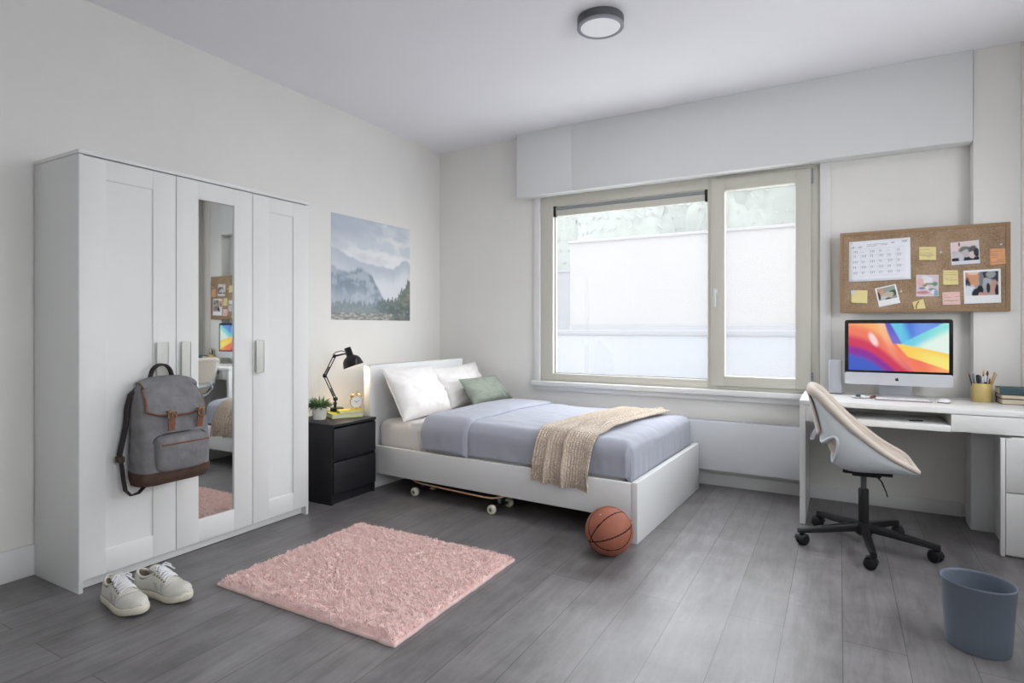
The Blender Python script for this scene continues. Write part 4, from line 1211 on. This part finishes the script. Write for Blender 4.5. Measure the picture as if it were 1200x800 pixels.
for k in range(5):
    a = R(203.6+72*k)-R(2); d = Vector((math.cos(a), math.sin(a), 0)); s_ = Vector((-d.y, d.x, 0)); Lg = .312
    bm = NB(); rs = []
    for q in [0,.1,.3,.6,.85,.95,1.0]:
        r_ = .022+(Lg+.012-.022)*q; w_ = .019-.006*q; zt = .126-.040*q**1.1; h = .040-.017*q
        c = d*r_
        ring = []
        for yy, zz in ((-1,-1),(1,-1),(1,.4),(.72,1),(-.72,1),(-1,.4)): ring.append(c+s_*w_*yy+Vector((0,0,zt-h/2+zz*h/2)))
        rs.append(ring)
    rings(bm, rs); lg = obj('base_leg', bm, M['black'], CH, ang=30)
    c = d*Lg; sw = a+R((20,75,-30,120,200)[k])
    bm = NB(); tube(bm, [c+Vector((0,0,.050)), c+Vector((0,0,.078))], .008, 10)
    e = Vector((math.cos(sw), math.sin(sw), 0)); f_ = Vector((-e.y, e.x, 0)); cc = c-e*.012+Vector((0,0,.0295))
    m9 = Matrix.Rotation(sw,4,'Z') @ Matrix.Rotation(R(90),4,'X')
    lathe(bm, [(.012,-.023),(.024,-.022),(.0285,-.018),(.029,-.006),(.024,-.004),(.024,.004),(.029,.006),(.0285,.018),(.024,.022),(.012,.023)], 28, cc, mtx=m9)
    hood = []
    for i in range(9):
        b_ = PI*(.02+.72*i/8); hood.append([cc+e*math.cos(b_)*.0315+Vector((0,0,math.sin(b_)*.0315))+f_*y for y in (-.022,.022)]+[cc+e*math.cos(b_)*.0295+Vector((0,0,math.sin(b_)*.0295))+f_*y for y in (.022,-.022)])
    rings(bm, hood); obj('caster', bm, M['black'], lg, ang=40)

# ------------------------------------------------------------------ computer
CX0, CX1, CZ0, CZ1, CY = 3.274, 3.818, .789, 1.185, -.205
t = thing('computer', 'all-in-one desktop computer with silver chin and a colourful screen on the desk', 'computer', ((CX0+CX1)/2, CY, DT))
hw = (CX1-CX0)/2; zb, zt, zs = CZ0-DT, CZ1-DT, .862-DT
def rr_ring(x0, x1, z0, z1, r, y, n=6):
    out = []
    for cx, cz, a0 in ((x1-r,z1-r,0),(x0+r,z1-r,90),(x0+r,z0+r,180),(x1-r,z0+r,270)):
        for k in range(n+1):
            a = R(a0+90*k/n); out.append((cx+r*math.cos(a), y, cz+r*math.sin(a)))
    return out
bm = NB()
rings(bm, [rr_ring(-hw, hw, zb, zt, .014, .0005), rr_ring(-hw, hw, zb, zt, .014, .006), rr_ring(-hw*.8, hw*.8, zb+.05, zt-.05, .02, .022), rr_ring(-hw*.45, hw*.45, zb+.10, zt-.10, .02, .038), rr_ring(-hw*.2, hw*.2, zb+.14, zt-.14, .02, .042)])
obj('housing', bm, M['alu'], t, ang=30)
bm = NB(); rings(bm, [rr_ring(-hw, hw, zs-.02, zt, .014, -.0006), rr_ring(-hw, hw, zs-.02, zt, .014, .0004)]); bz = obj('glass_bezel', bm, mat('bezel_glass', (16,17,22), .12, .5), t, ang=30)
bm = NB(); rings(bm, [rr_ring(-hw, hw, zb, zs, .012, -.0012), rr_ring(-hw, hw, zb, zs, .012, .0006)]); chin = obj('chin', bm, M['alu'], t, ang=30)
# fruit-shaped mark on the chin
bm = NB()
cz = (zb+zs)/2-.001
def mark_r(a): 
    r = .0092*(1+.10*abs(math.cos(a)))
    r -= .0020*math.exp(-((a-PI/2)/.30)**2) + .0014*math.exp(-((a-3*PI/2)/.22)**2)
    return r
pts = []
for k in range(60):
    a = 2*PI*k/60; p = Vector((mark_r(a)*math.cos(a)*.93, 0, mark_r(a)*math.sin(a)*1.0))
    b_ = Vector((.0112,0,.0012)); dv = p-b_
    if dv.length < .0046: p = b_+dv.normalized()*.0046 if dv.x < 0 else b_+Vector((-.0046*abs(math.cos(math.atan2(dv.z,.003))),0,dv.z))
    pts.append(p)
rings(bm, [[(p.x, -.0018, cz+p.z) for p in pts], [(p.x, -.0010, cz+p.z) for p in pts]])
lf = []
for k in range(16):
    a = 2*PI*k/16; x, z = .0032*math.cos(a), .0014*math.sin(a); c_, s_ = math.cos(R(50)), math.sin(R(50)); lf.append((.0016+x*c_-z*s_, .0118+x*s_+z*c_))
rings(bm, [[(x, -.0018, cz+z) for x, z in lf], [(x, -.0010, cz+z) for x, z in lf]])
obj('chin_mark', bm, M['blackc'], chin, smooth=False)
def wallpaper(u, v):
    def L(*c): return lin(c)
    # main dividing curve x = A(v)
    A = .377+.13*v+.13*v*v+.10*max(0,v-.45)**2*1.0+.06*math.sin(v*2.2)*0
    if u < A:
        # warm sweep: position across diagonal arcs
        d = math.hypot((u-.62)*1.45, (v+.22)*1.0)      # distance from a point up right
        w_ = (u*.95-v*.0)
        e = v-(.18+1.02*u-.10*math.sin(u*7))             # >0 towards the lower left
        c = L(246,214,150)
        c = mix(c, L(246,196,136), sm(.05,.0,u-.21)*.0+sm(-.30,-.45,e)*.0)
        c = mix(L(238,214,176), L(246,176,110), sm(-.62,-.30,e))
        c = mix(c, L(236,122,96), sm(-.30,-.06,e)); c = mix(c, L(204,58,92), sm(.0,.16,e))
        c = mix(c, L(138,46,150), sm(.24,.36,e)); c = mix(c, L(64,92,190), sm(.40,.56,e))
        c = mix(c, L(206,92,140), .75*sm(.62,1.0,v)*sm(.36,.56,u)*(1-sm(.0,.1,e)))
        q = math.hypot((u-.26-.22*(v-.34))/.045, (v-.34)/.17)
        c = mix(c, L(246,222,222), .85*(1-sm(.5,1.1,q)))
        c = mix(c, L(240,196,170), .5*math.exp(-((u-A+.05)/.03)**2)*(1-v))
        return c
    y1 = .42-.05*sm(.5,.7,u)*0+.47*(u-.50)*.75+.10*(u-.5)**2    # yellow/cyan divide
    ind = A+.055+.16*v*(1-v)                                 # indigo strip edge
    up_ = .42-.62*(u-.57)
    if v < .43 and u < ind and v < up_+.1: return mix(L(92,86,196), L(116,110,206), sm(0,.4,v))
    if v > y1+.24+.55*(u-.62)*.45 or (v > .42 and u < .47+.42*(v-.42)+.02): 
        return mix(L(238,126,96), mix(L(240,112,92), L(246,170,112), sm(.7,1,u)), sm(A,A+.2,u))
    if v > y1: return mix(L(246,206,92), L(244,228,124), sm(0,.18,v-y1)*sm(.6,.9,u))
    up2 = .36-.36*(u-.60)/.35
    if v < up2 and u > .55: 
        return mix(L(96,190,226), mix(L(78,118,214), L(112,150,226), sm(.6,.75,u)-sm(.8,1,u)), sm(.52,.62,u-.18*v))
    if v < up2: return L(104,196,224)
    c = mix(L(108,204,224), L(140,222,214), sm(.6,.95,u)); return mix(c, L(222,240,230), sm(.10,.30,v-up2)*sm(.55,.8,u))
sx0, sx1, sz0, sz1 = 3.2945-(CX0+CX1)/2, 3.7985-(CX0+CX1)/2, .8755-DT, 1.163-DT
def blurw(u, v):
    s_ = [0,0,0]
    for a in (-1,0,1):
        for b_ in (-1,0,1):
            q = wallpaper(min(1,max(0,u+a*.006)), min(1,max(0,v+b_*.01))); s_ = [x+y/9 for x, y in zip(s_, q)]
    if u > .90 and .012 < v < .03: s_ = [min(1, x*.6+.3) for x in s_]
    return s_
painted('screen', 150, 86, lambda u, v: Vector((sx0+(sx1-sx0)*u, -.0011, sz1+(sz0-sz1)*v)), blurw, M['screen'], t)
bm = NB(); box(bm, -.088, .088, -.045, .125, 0, .005, .002)
rs = [[(-.086,y,z),(.086,y,z),(.086,y+.006,z+.002),(-.086,y+.006,z+.002)] for y, z in ((.112,.003),(.112,.02),(.100,.06),(.075,.11),(.045,.15),(.036,.20))]
rings(bm, rs); obj('stand', bm, M['alu'], t)

# keyboard
t = thing('keyboard', 'slim silver and white keyboard in front of the computer', 'keyboard', (3.562,-.352,DT))
bm = NB(); box(bm, -.137, .137, -.062, .062, .0003, .007, .003); obj('case', bm, M['keyb'], t)
for r_ in range(6):
    n = 14; y = .050-.0195*r_; x = -.131
    rowk = [1]*14 if r_ != 5 else [1,1,1,1.2,5.2,1.2,1,1,1.05]
    if r_ in (2,3,4): rowk = [1.0+.25*(r_-1)]+[1]*11+[1.0+.75-.25*(r_-2)-.0]
    tot = sum(rowk)
    for k, kw in enumerate(rowk):
        w_ = .262*kw/tot
        obj('key', B(x+.0012, x+w_-.0012, y-.0082, y+.0082 if r_ else y+.004, .0065, .0092, .0008, 1), M['key'], t) ; x += w_

# mouse
t = thing('computer_mouse', 'silver and white computer mouse to the right of the keyboard', 'mouse', (3.757,-.352,DT), R(-12))
bm = NB(); rings(bm, [sell(0,0,.030,.054,.0003,32,2.6), sell(0,0,.031,.055,.004,32,2.6), sell(0,0,.0305,.0545,.007,32,2.6)]); obj('base', bm, M['steel'], t)
bm = NB(); rings(bm, [sell(0,0,.0303,.0543,.0068,32,2.6), sell(0,.001,.028,.051,.013,32,2.5), sell(0,.003,.023,.043,.018,32,2.4), sell(0,.006,.014,.028,.021,32,2.2), sell(0,.008,.004,.010,.0218,32,2)]); obj('shell', bm, M['key'], t, ang=60)

# dish with small things
t = thing('trinket_dish', 'small shallow white dish to the left of the keyboard', 'dish', (3.352,-.335,DT))
bm = NB(); lathe(bm, [(.030,.0002),(.042,.003),(.052,.009),(.0535,.0095),(.051,.0105),(.040,.0055),(.002,.004)], 40); obj('bowl', bm, M['key'], t, ang=60)
t = thing('key_fob', 'small dark grey and white key fob lying in the white dish', 'key fob', (3.350,-.338,DT+.0062), R(-20))
bm = NB(); box(bm, -.020, .006, -.011, .011, 0, .014, .005, 3); obj('fob_body', bm, mat('fob_slate', (72,84,96), .4, .4), t)
bm = NB(); box(bm, .0055, .026, -.010, .010, .001, .013, .005, 3); obj('fob_cap', bm, M['key'], t)
s_ = strap([(3.408,-.335,DT+.002),(3.414,-.320,DT+.010),(3.421,-.305,DT+.016),(3.428,-.288,DT+.006),(3.432,-.27,DT+.0025)], .009, .0015, 'leather_tag', M['leather'], None)
tag(s_, 'small tan leather tag beside the white dish and the keyboard', 'tag')

# speaker
t = thing('speaker', 'small upright light grey speaker at the left end of the desk', 'speaker', (3.222,-.135,DT))
obj('cabinet', B(-.036, .038, -.036, .045, .004, .213, .006, 3), M['alu'], t)
obj('grille', B(-.030, .036, -.0395, -.035, .010, .208, .003), M['speaker'], t)
obj('foot', B(-.034, .036, -.034, .042, 0, .005, .001), M['blackc'], t)

# pen cup with pens
PC = Vector((3.948,-.205,DT))
t = thing('pen_cup', 'oval mustard gold pen cup full of pens and brushes on the desk', 'pen cup', PC)
bm = NB(); lathe(bm, [(.044,0),(.0462,.002),(.0468,.104),(.0462,.1055),(.0448,.104),(.0442,.006),(.002,.005)], 48, sy=.78); obj('cup', bm, M['goldcup'], t, ang=50)
def pen(nm, lab, cat, b0, b1, r, m, tip=None, tm=None, kind='pen'):
    b0, b1 = PC+Vector(b0), PC+Vector(b1)
    t = thing(nm, lab, cat, b0, 0, 'pens and brushes in the gold cup'); d = b1-b0
    bm = NB(); tube(bm, [(0,0,0), d*.05, d], [r*.5, r, r], 10); obj('barrel', bm, m, t)
    if tip:
        bm = NB(); u = d.normalized()
        if tip == 'brush': tube(bm, [d, d+u*.008, d+u*.018, d+u*.028], [r*1.1, r*1.7, r*1.4, r*.2], 10)
        elif tip == 'ferrule': tube(bm, [d-u*.002, d+u*.010], [r*1.12, r*1.12], 10)
        elif tip == 'point': tube(bm, [d, d+u*.014], [r, r*.12], 10)
        elif tip == 'cap': tube(bm, [d-u*.034, d-u*.001, d+u*.003], [r*1.2, r*1.2, r*.8], 10)
        obj({'brush':'bristles','ferrule':'ferrule','point':'tip','cap':'cap'}[tip], bm, tm or m, t)
dk = M['blackc']; gr = mat('pen_grey', (128,132,142), .4, .4); nv = mat('pen_navy', (44,48,60), .4, .4); ub = mat('pencil_wood', (216,178,128), .6, .3); br_ = mat('pencil_brown', (104,74,54), .5, .3); gb = M['gold']
pen('pencil', 'black pencil with gold end leaning furthest left in the gold cup', 'pencil', (-.026,-.002,.008), (-.058,-.004,.155), .0032, dk, 'ferrule', gb)
pen('pen', 'grey pen second from left in the gold cup', 'pen', (-.022,.010,.008), (-.040,.006,.160), .0045, gr, 'cap', gr)
pen('marker', 'thick black marker left of centre in the gold cup', 'marker', (-.012,-.008,.008), (-.020,-.010,.150), .0075, nv, 'cap', dk)
pen('pen', 'silver pen left of the middle in the gold cup', 'pen', (-.005,.004,.008), (-.008,.002,.146), .005, M['alu'], 'cap', gr)
pen('pen', 'light grey pen at the middle front of the gold cup', 'pen', (.004,-.014,.008), (.002,-.012,.144), .0045, gr, 'cap', M['alu'])
pen('paintbrush', 'dark tall paintbrush with tan bristles rising highest in the gold cup', 'paintbrush', (.002,.012,.008), (.010,.018,.156), .0032, dk, 'brush', ub)
pen('pen', 'black and silver pen right of centre in the gold cup', 'pen', (.010,-.006,.008), (.016,-.008,.148), .005, nv, 'cap', M['alu'])
pen('paintbrush', 'brown paintbrush right of centre in the gold cup', 'paintbrush', (.016,.008,.008), (.026,.010,.150), .0036, br_, 'brush', br_)
pen('pencil', 'reddish brown pencil in the right of the gold cup', 'pencil', (.020,-.006,.008), (.034,-.008,.130), .0042, br_, 'point', ub)
pen('pencil', 'natural wood pencil leaning right in the gold cup', 'pencil', (.014,.004,.008), (.056,.004,.160), .0036, ub, 'ferrule', gb)
pen('pencil', 'natural wood pencil leaning furthest right in the gold cup', 'pencil', (.016,-.008,.008), (.064,-.010,.162), .0036, ub, 'point', M['paper'])

# desk books
book('book', 'dark-covered book with tan pages at the bottom of the desk stack', (4.152,-.212,DT+.0003), R(180), .262, .140, .029, M['blackc'], M['pages'], 'books on the desk')
book('book', 'thin dark-covered book in the middle of the desk stack', (4.150,-.212,DT+.0297), R(180)+R(.6), .262, .140, .023, M['blackc'], M['pages'], 'books on the desk')
t = book('book', 'teal hardback book on top of the desk stack', (4.145,-.213,DT+.0532), R(-.8), .262, .142, .036, M['teal'], M['pages'], 'books on the desk')

# ------------------------------------------------------------------ corkboard and papers
BY = -.132
t = thing('corkboard', 'wide corkboard in a thin wooden frame above the computer', 'corkboard', (3.248, BY, 1.231))
BW, BH = .841, .506
obj('cork_panel', B(.008, BW-.008, .005, .018, .008, BH-.008), M['cork'], t, smooth=False)
bm = NB(); fw = .021
box(bm, 0, fw, 0, .021, 0, BH, .002); box(bm, BW-fw, BW, 0, .021, 0, BH, .002); box(bm, fw-.002, BW-fw+.002, .0005, .0205, 0, fw, .002); box(bm, fw-.002, BW-fw+.002, .0005, .0205, BH-fw, BH, .002)
obj('frame', bm, M['corkframe'], t)
bm = NB(); box(bm, .04, .08, .021, .131, .05, BH-.05, .002); obj('mounting_batten', bm, M['corkframe'], t)
CY_ = BY+.005
def sheet(nm, lab, cat, c, m, curl=.004, group=None, lift=.0009, colf=None, nu=10, nv=10, edge=0):
    """paper with 4 corners (x,z): TL, TR, BR, BL"""
    TL, TR, BR_, BL = [Vector((x, 0, z)) for x, z in c]
    o0 = (TL+TR+BR_+BL)/4
    def pos(u, v):
        p = TL.lerp(TR, u).lerp(BL.lerp(BR_, u), v)-o0
        return p+Vector((0, -lift-curl*(v**2)*(.4+.6*u), 0))
    if colf: o = painted(nm, nu, nv, pos, colf, m)
    else:
        bm = NB(); grid(bm, 10, 10, lambda u, v: pos(u, v)); o = obj(nm, bm, m, None, recalc=False, ang=180)
    md = o.modifiers.new('Solidify', 'SOLIDIFY'); md.thickness = .0005; md.offset = 0
    o.location = (o0.x, CY_, o0.z); tag(o, lab, cat, group)
    return o, pos
def strokes(parent, pos, items, m=None, name='writing', th=.0011):
    """items: lists of (u,v) polylines on the sheet"""
    bm = NB()
    for pl in items:
        tube(bm, [pos(u, v)+Vector((0,-.0006,0)) for u, v in pl], th/2, 5)
    return obj(name, bm, m or M['ink'], parent)
def scribble(rnd, u0, u1, v, amp, n):
    return [(u0+(u1-u0)*i/n, v+rnd.uniform(-amp, amp)) for i in range(n+1)]
rnd = random.Random(5)
cal, pos = sheet('calendar', 'large white monthly calendar sheet at the upper left of the corkboard', 'calendar', ((3.298,1.678),(3.619,1.685),(3.622,1.430),(3.296,1.425)), M['paper'], .006)
it = []
for u0, u1 in ((.04,.10),(.16,.22),(.70,.75)): 
    for dv in (0,.02): it.append(scribble(rnd, u0, u1, .14+dv-(.06 if u0 > .6 else 0), .012, 8))
it += [scribble(rnd, .30, .64, .10, .004, 6), scribble(rnd, .30, .46, .14, .012, 18), scribble(rnd, .54, .64, .125, .012, 12), scribble(rnd, .86, .95, .07, .02, 10), scribble(rnd, .87, .94, .09, .015, 8)]
for r_ in range(5):
    vv_ = .245+.135*r_ if r_ else .27
    for c_ in range(6):
        u = .075+.142*c_
        if r_ == 0 and c_ in (1,4): 
            it.append(scribble(rnd, u, u+.03, vv_, .004, 4)); continue
        for q in range(2 if (c_+r_) % 2 else 3): it.append([(u+.026*q+rnd.uniform(0,.004), vv_-.03+rnd.uniform(0,.01)), (u+.026*q+.014, vv_-.028), (u+.026*q+rnd.uniform(0,.016), vv_), (u+.026*q+.015, vv_+.004), (u+.026*q+rnd.uniform(0,.012), vv_+.03)])
strokes(cal, pos, it, th=.0017)
lines = [[(.06,v),(.90 if v < .85 else .82,v)] for v in (.20,.36,.50,.64,.77,.87)]+[[(u,.20),(u,.77)] for u in (.20,.345,.485,.63,.77)]
strokes(cal, pos, lines, mat('calendar_rule', (190,194,204), .8, .1), 'grid_lines', .0008)
strokes(cal, pos, [[(.052,.045),(.056,.05)],[(.945,.05),(.95,.055)]], M['gap'], 'corner_pins', .006)

def note(lab, c, m, lines, seed, curl=.008):
    o, pos = sheet('sticky_note', lab, 'note', c, m, curl, 'sticky notes on the corkboard')
    r_ = random.Random(seed); it = [scribble(r_, u0, u1, v, .018, int((u1-u0)*34)+3) for u0, u1, v in lines]
    if it: strokes(o, pos, it, mat('note_ink', (92,84,66), .8, .1), th=.0012)
    return o
note('yellow sticky note with two lines of writing right of the calendar', ((3.662,1.623),(3.747,1.618),(3.746,1.538),(3.662,1.543)), M['noteY'], ((.06,.60,.18),(.06,.78,.46),(.06,.86,.58),(.10,.84,.66),(.45,.70,.76)), 1)
o = note('orange sticky note at the upper right edge of the corkboard', ((3.996,1.590),(4.067,1.589),(4.068,1.500),(3.997,1.494)), M['noteO'], ((.06,.80,.17),(.06,.45,.30),(.06,.55,.42),(.08,.50,.54),(.45,.90,.72),(.08,.94,.84)), 2)
note('yellow sticky note in the middle above the pink one on the corkboard', ((3.778,1.477),(3.851,1.474),(3.852,1.388),(3.778,1.389)), M['noteY'], ((.06,.90,.15),(.08,.90,.30),(.10,.62,.54),(.10,.90,.66)), 3)
note('pink sticky note low in the middle of the corkboard', ((3.775,1.348),(3.861,1.349),(3.862,1.271),(3.777,1.270)), M['noteP'], ((.10,.30,.25),(.10,.50,.42),(.72,.92,.38),(.10,.88,.66),(.15,.85,.70)), 4)
o = note('blank yellow sticky note at the lower left below the calendar', ((3.308,1.373),(3.398,1.370),(3.396,1.287),(3.309,1.293)), M['noteY'], (), 5)
obj('tape', box(NB(), -.044, -.020, -.0035, -.0022, .018, .042, 0), mat('tape_pale', (206,208,218), .4, .3), o)
# torn scrap
o, pos = sheet('paper_scrap', 'small torn yellow paper scrap at the bottom edge of the corkboard', 'note', ((3.628,1.292),(3.684,1.310),(3.695,1.252),(3.639,1.247)), M['noteY'], .010)
strokes(o, pos, [[(.20,.92),(.26,.55),(.42,.30),(.60,.12)]], mat('scrap_shadow', (104,88,56), .8, .1), 'dark_streak', .005)

def blobs(bg, bl):
    def c(u, v):
        k = lin(bg(u, v)) if callable(bg) else lin(bg)
        for (x, y, a, b_, col, soft) in bl:
            d = math.hypot((u-x)/a, (v-y)/b_)+.22*fb(u*7+x*9, v*7, y*5)
            k = mix(k, lin(col), 1-sm(1-soft, 1+soft, d))
        return k
    return c
def framed(f, u0, u1, v0, v1, border=(240,240,242)):
    def c(u, v):
        if u0 < u < u1 and v0 < v < v1: return f((u-u0)/(u1-u0), (v-v0)/(v1-v0))
        return lin(border)
    return c
G_ = 'photo prints on the corkboard'
f1 = blobs((170,168,176), [(.9,.10,.5,.35,(60,64,72),.3),(.2,.15,.33,.45,(214,158,120),.12),(.25,.02,.18,.10,(236,206,190),.2),(.05,.55,.10,.3,(48,52,58),.3),(.12,.90,.22,.35,(226,230,236),.2),(.66,.50,.18,.22,(176,180,184),.15),(.48,.30,.06,.5,(120,130,146),.2),(.78,.12,.14,.16,(160,164,164),.2),(.86,.72,.12,.35,(196,156,146),.15),(.45,.78,.10,.2,(36,38,44),.2),(.33,.9,.14,.2,(40,44,52),.2),(.46,.98,.08,.12,(206,160,146),.15),(.63,.96,.07,.12,(198,150,138),.15),(.70,.70,.06,.2,(54,52,58),.2),(.96,.85,.06,.3,(40,42,48),.2)])
sheet('photo_print', 'largest instant photo print with a white border at the right of the corkboard', 'photo', ((3.876,1.470),(4.046,1.474),(4.047,1.280),(3.880,1.276)), M['pic'], .006, G_, colf=framed(f1, .05, .93, .06, .77), nu=70, nv=70)
f2 = blobs(lambda u, v: mix((232,208,208), (224,216,216), u), [(.5,1.05,.8,.28,(40,42,48),.15),(.18,.66,.2,.18,(206,202,208),.2),(.5,.42,.22,.2,(120,124,120),.3),(.52,.62,.16,.2,(196,188,192),.2),(.80,.46,.16,.22,(96,98,98),.3),(.76,.72,.12,.2,(214,202,200),.2),(.92,.62,.1,.25,(56,58,64),.2),(.36,.84,.1,.2,(206,204,210),.2),(.30,.10,.03,.12,(90,86,90),.3),(.10,.55,.1,.12,(204,190,198),.3)])
sheet('photo_print', 'black and white looking group photo print on the upper right of the corkboard', 'photo', ((3.815,1.637),(3.947,1.645),(3.953,1.509),(3.820,1.505)), M['pic'], .006, G_, colf=framed(f2, .02, .98, .03, .84, (222,224,232)), nu=60, nv=60)
f3 = blobs((150,158,152), [(.25,.35,.3,.4,(202,162,140),.15),(.7,.2,.36,.36,(156,166,160),.2),(.85,.55,.2,.25,(76,92,86),.15),(.55,.65,.3,.25,(196,188,164),.2),(.25,.85,.25,.2,(200,200,204),.2),(.05,.6,.08,.35,(70,66,66),.2),(.5,.95,.16,.1,(80,80,82),.2)])
sheet('photo_print', 'small tilted instant photo print below the calendar on the corkboard', 'photo', ((3.437,1.380),(3.545,1.404),(3.569,1.288),(3.459,1.264)), M['pic'], .005, G_, colf=framed(f3, .07, .93, .05, .70), nu=50, nv=50)
f4 = blobs((222,204,212), [(.45,.25,.30,.20,(236,232,238),.2),(.2,.35,.14,.2,(226,186,182),.3),(.62,.42,.22,.05,(150,160,140),.3),(.84,.42,.12,.10,(110,150,130),.3),(.40,.50,.12,.05,(176,130,110),.3),(.25,.62,.14,.05,(120,140,168),.3),(.70,.68,.16,.06,(130,160,178),.3),(.5,.60,.08,.1,(232,226,220),.2),(.3,.82,.3,.07,(206,140,140),.3),(.78,.80,.12,.1,(236,236,240),.2),(.9,.88,.1,.2,(150,176,190),.3)])
sheet('drawing', 'small pale pink square drawing in the middle of the corkboard', 'drawing', ((3.649,1.456),(3.758,1.451),(3.758,1.324),(3.649,1.325)), M['pic'], .005, colf=framed(f4, .0, 1, .0, 1), nu=50, nv=50)
for lab, x, z in (('white push pin above the orange note on the corkboard', 4.047,1.612),('white push pin right of the tilted photo on the corkboard', 3.573,1.358),('white push pin left of the group photo on the corkboard', 3.769,1.584)):
    bm = NB(); lathe(bm, [(.0035,0),(.0022,.003),(.0022,.006),(.0042,.008),(.0042,.010),(.002,.011)], 14, mtx=Matrix.Rotation(R(90),4,'X'))
    o = obj('push_pin', bm, M['key']); o.location = (x, CY_, z); tag(o, lab, 'pin', 'push pins on the corkboard')

# ------------------------------------------------------------------ waste bin
bm = NB()
prof = [(.80,0),(.855,.001),(.87,.006),(.90,.06),(1.0,.228),(1.018,.231),(1.022,.235),(1.006,.238),(.978,.235),(.97,.228),(.875,.06),(.84,.008),(.02,.007)]
lathe(bm, prof, 72, sx=.109, sy=.099)
o = obj('waste_bin', bm, M['bin'], None, ang=50); o.location = (3.675,-1.758,0); o.rotation_euler = (0,0,R(-24))
tag(o, 'oval blue-grey plastic waste bin on the floor in the right foreground', 'waste bin')
# ------------------------------------------------------------------ light and camera
W = bpy.data.worlds.new('overcast_sky'); S.world = W; W.use_nodes = True
bg = W.node_tree.nodes['Background']; bg.inputs[0].default_value = (.972,.986,.995,1); bg.inputs[1].default_value = WORLD
def portal(name, loc, rot, sx, sy):
    l = bpy.data.lights.new(name, 'AREA'); l.shape = 'RECTANGLE'; l.size = sx; l.size_y = sy; l.cycles.is_portal = True
    o = bpy.data.objects.new(name, l); COL.objects.link(o); o.location = loc; o.rotation_euler = rot
portal('window_portal', ((WX0+WX1)/2, .15, (WZ0+WZ1)/2), (R(-90),0,0), WX1-WX0, WZ1-WZ0)
portal('window_portal', (XR+.16, (RW[0]+RW[1])/2, (RW[2]+RW[3])/2), (0,R(90),0), RW[3]-RW[2], RW[1]-RW[0])
portal('window_portal', (XR+.16, (RV[0]+RV[1])/2, (RV[2]+RV[3])/2), (0,R(90),0), RV[3]-RV[2], RV[1]-RV[0])
l = bpy.data.lights.new('ceiling_lamp_light', 'AREA'); l.shape = 'DISK'; l.size = .2; l.energy = CEILW; l.color = (1,.985,.96)
o = bpy.data.objects.new('ceiling_lamp_light', l); COL.objects.link(o); o.location = (2.155,-1.505,ZC-.054)
l = bpy.data.lights.new('desk_lamp_glow', 'SPOT'); l.energy = LAMPW; l.color = (1,.80,.58); l.shadow_soft_size = .02; l.spot_size = R(150); l.spot_blend = .5
o = bpy.data.objects.new('desk_lamp_glow', l); COL.objects.link(o); o.location = lamp_pt; o.rotation_euler = Vector((0,0,-1)).rotation_difference(ax).to_euler()

cam = bpy.data.cameras.new('camera'); co = bpy.data.objects.new('camera', cam); COL.objects.link(co)
co.location = (3.245,-4.38,1.14); co.rotation_euler = (R(90),0,math.atan2(383.7,680.3))
cam.sensor_width = 36; cam.lens = 680.3/1200*36; cam.shift_y = -.014; cam.clip_start = .05; cam.clip_end = 300
S.camera = co
S.view_settings.view_transform = 'Standard'; S.view_settings.look = 'None'; S.view_settings.gamma = 1; S.view_settings.exposure = 0; S.view_settings.use_curve_mapping = False
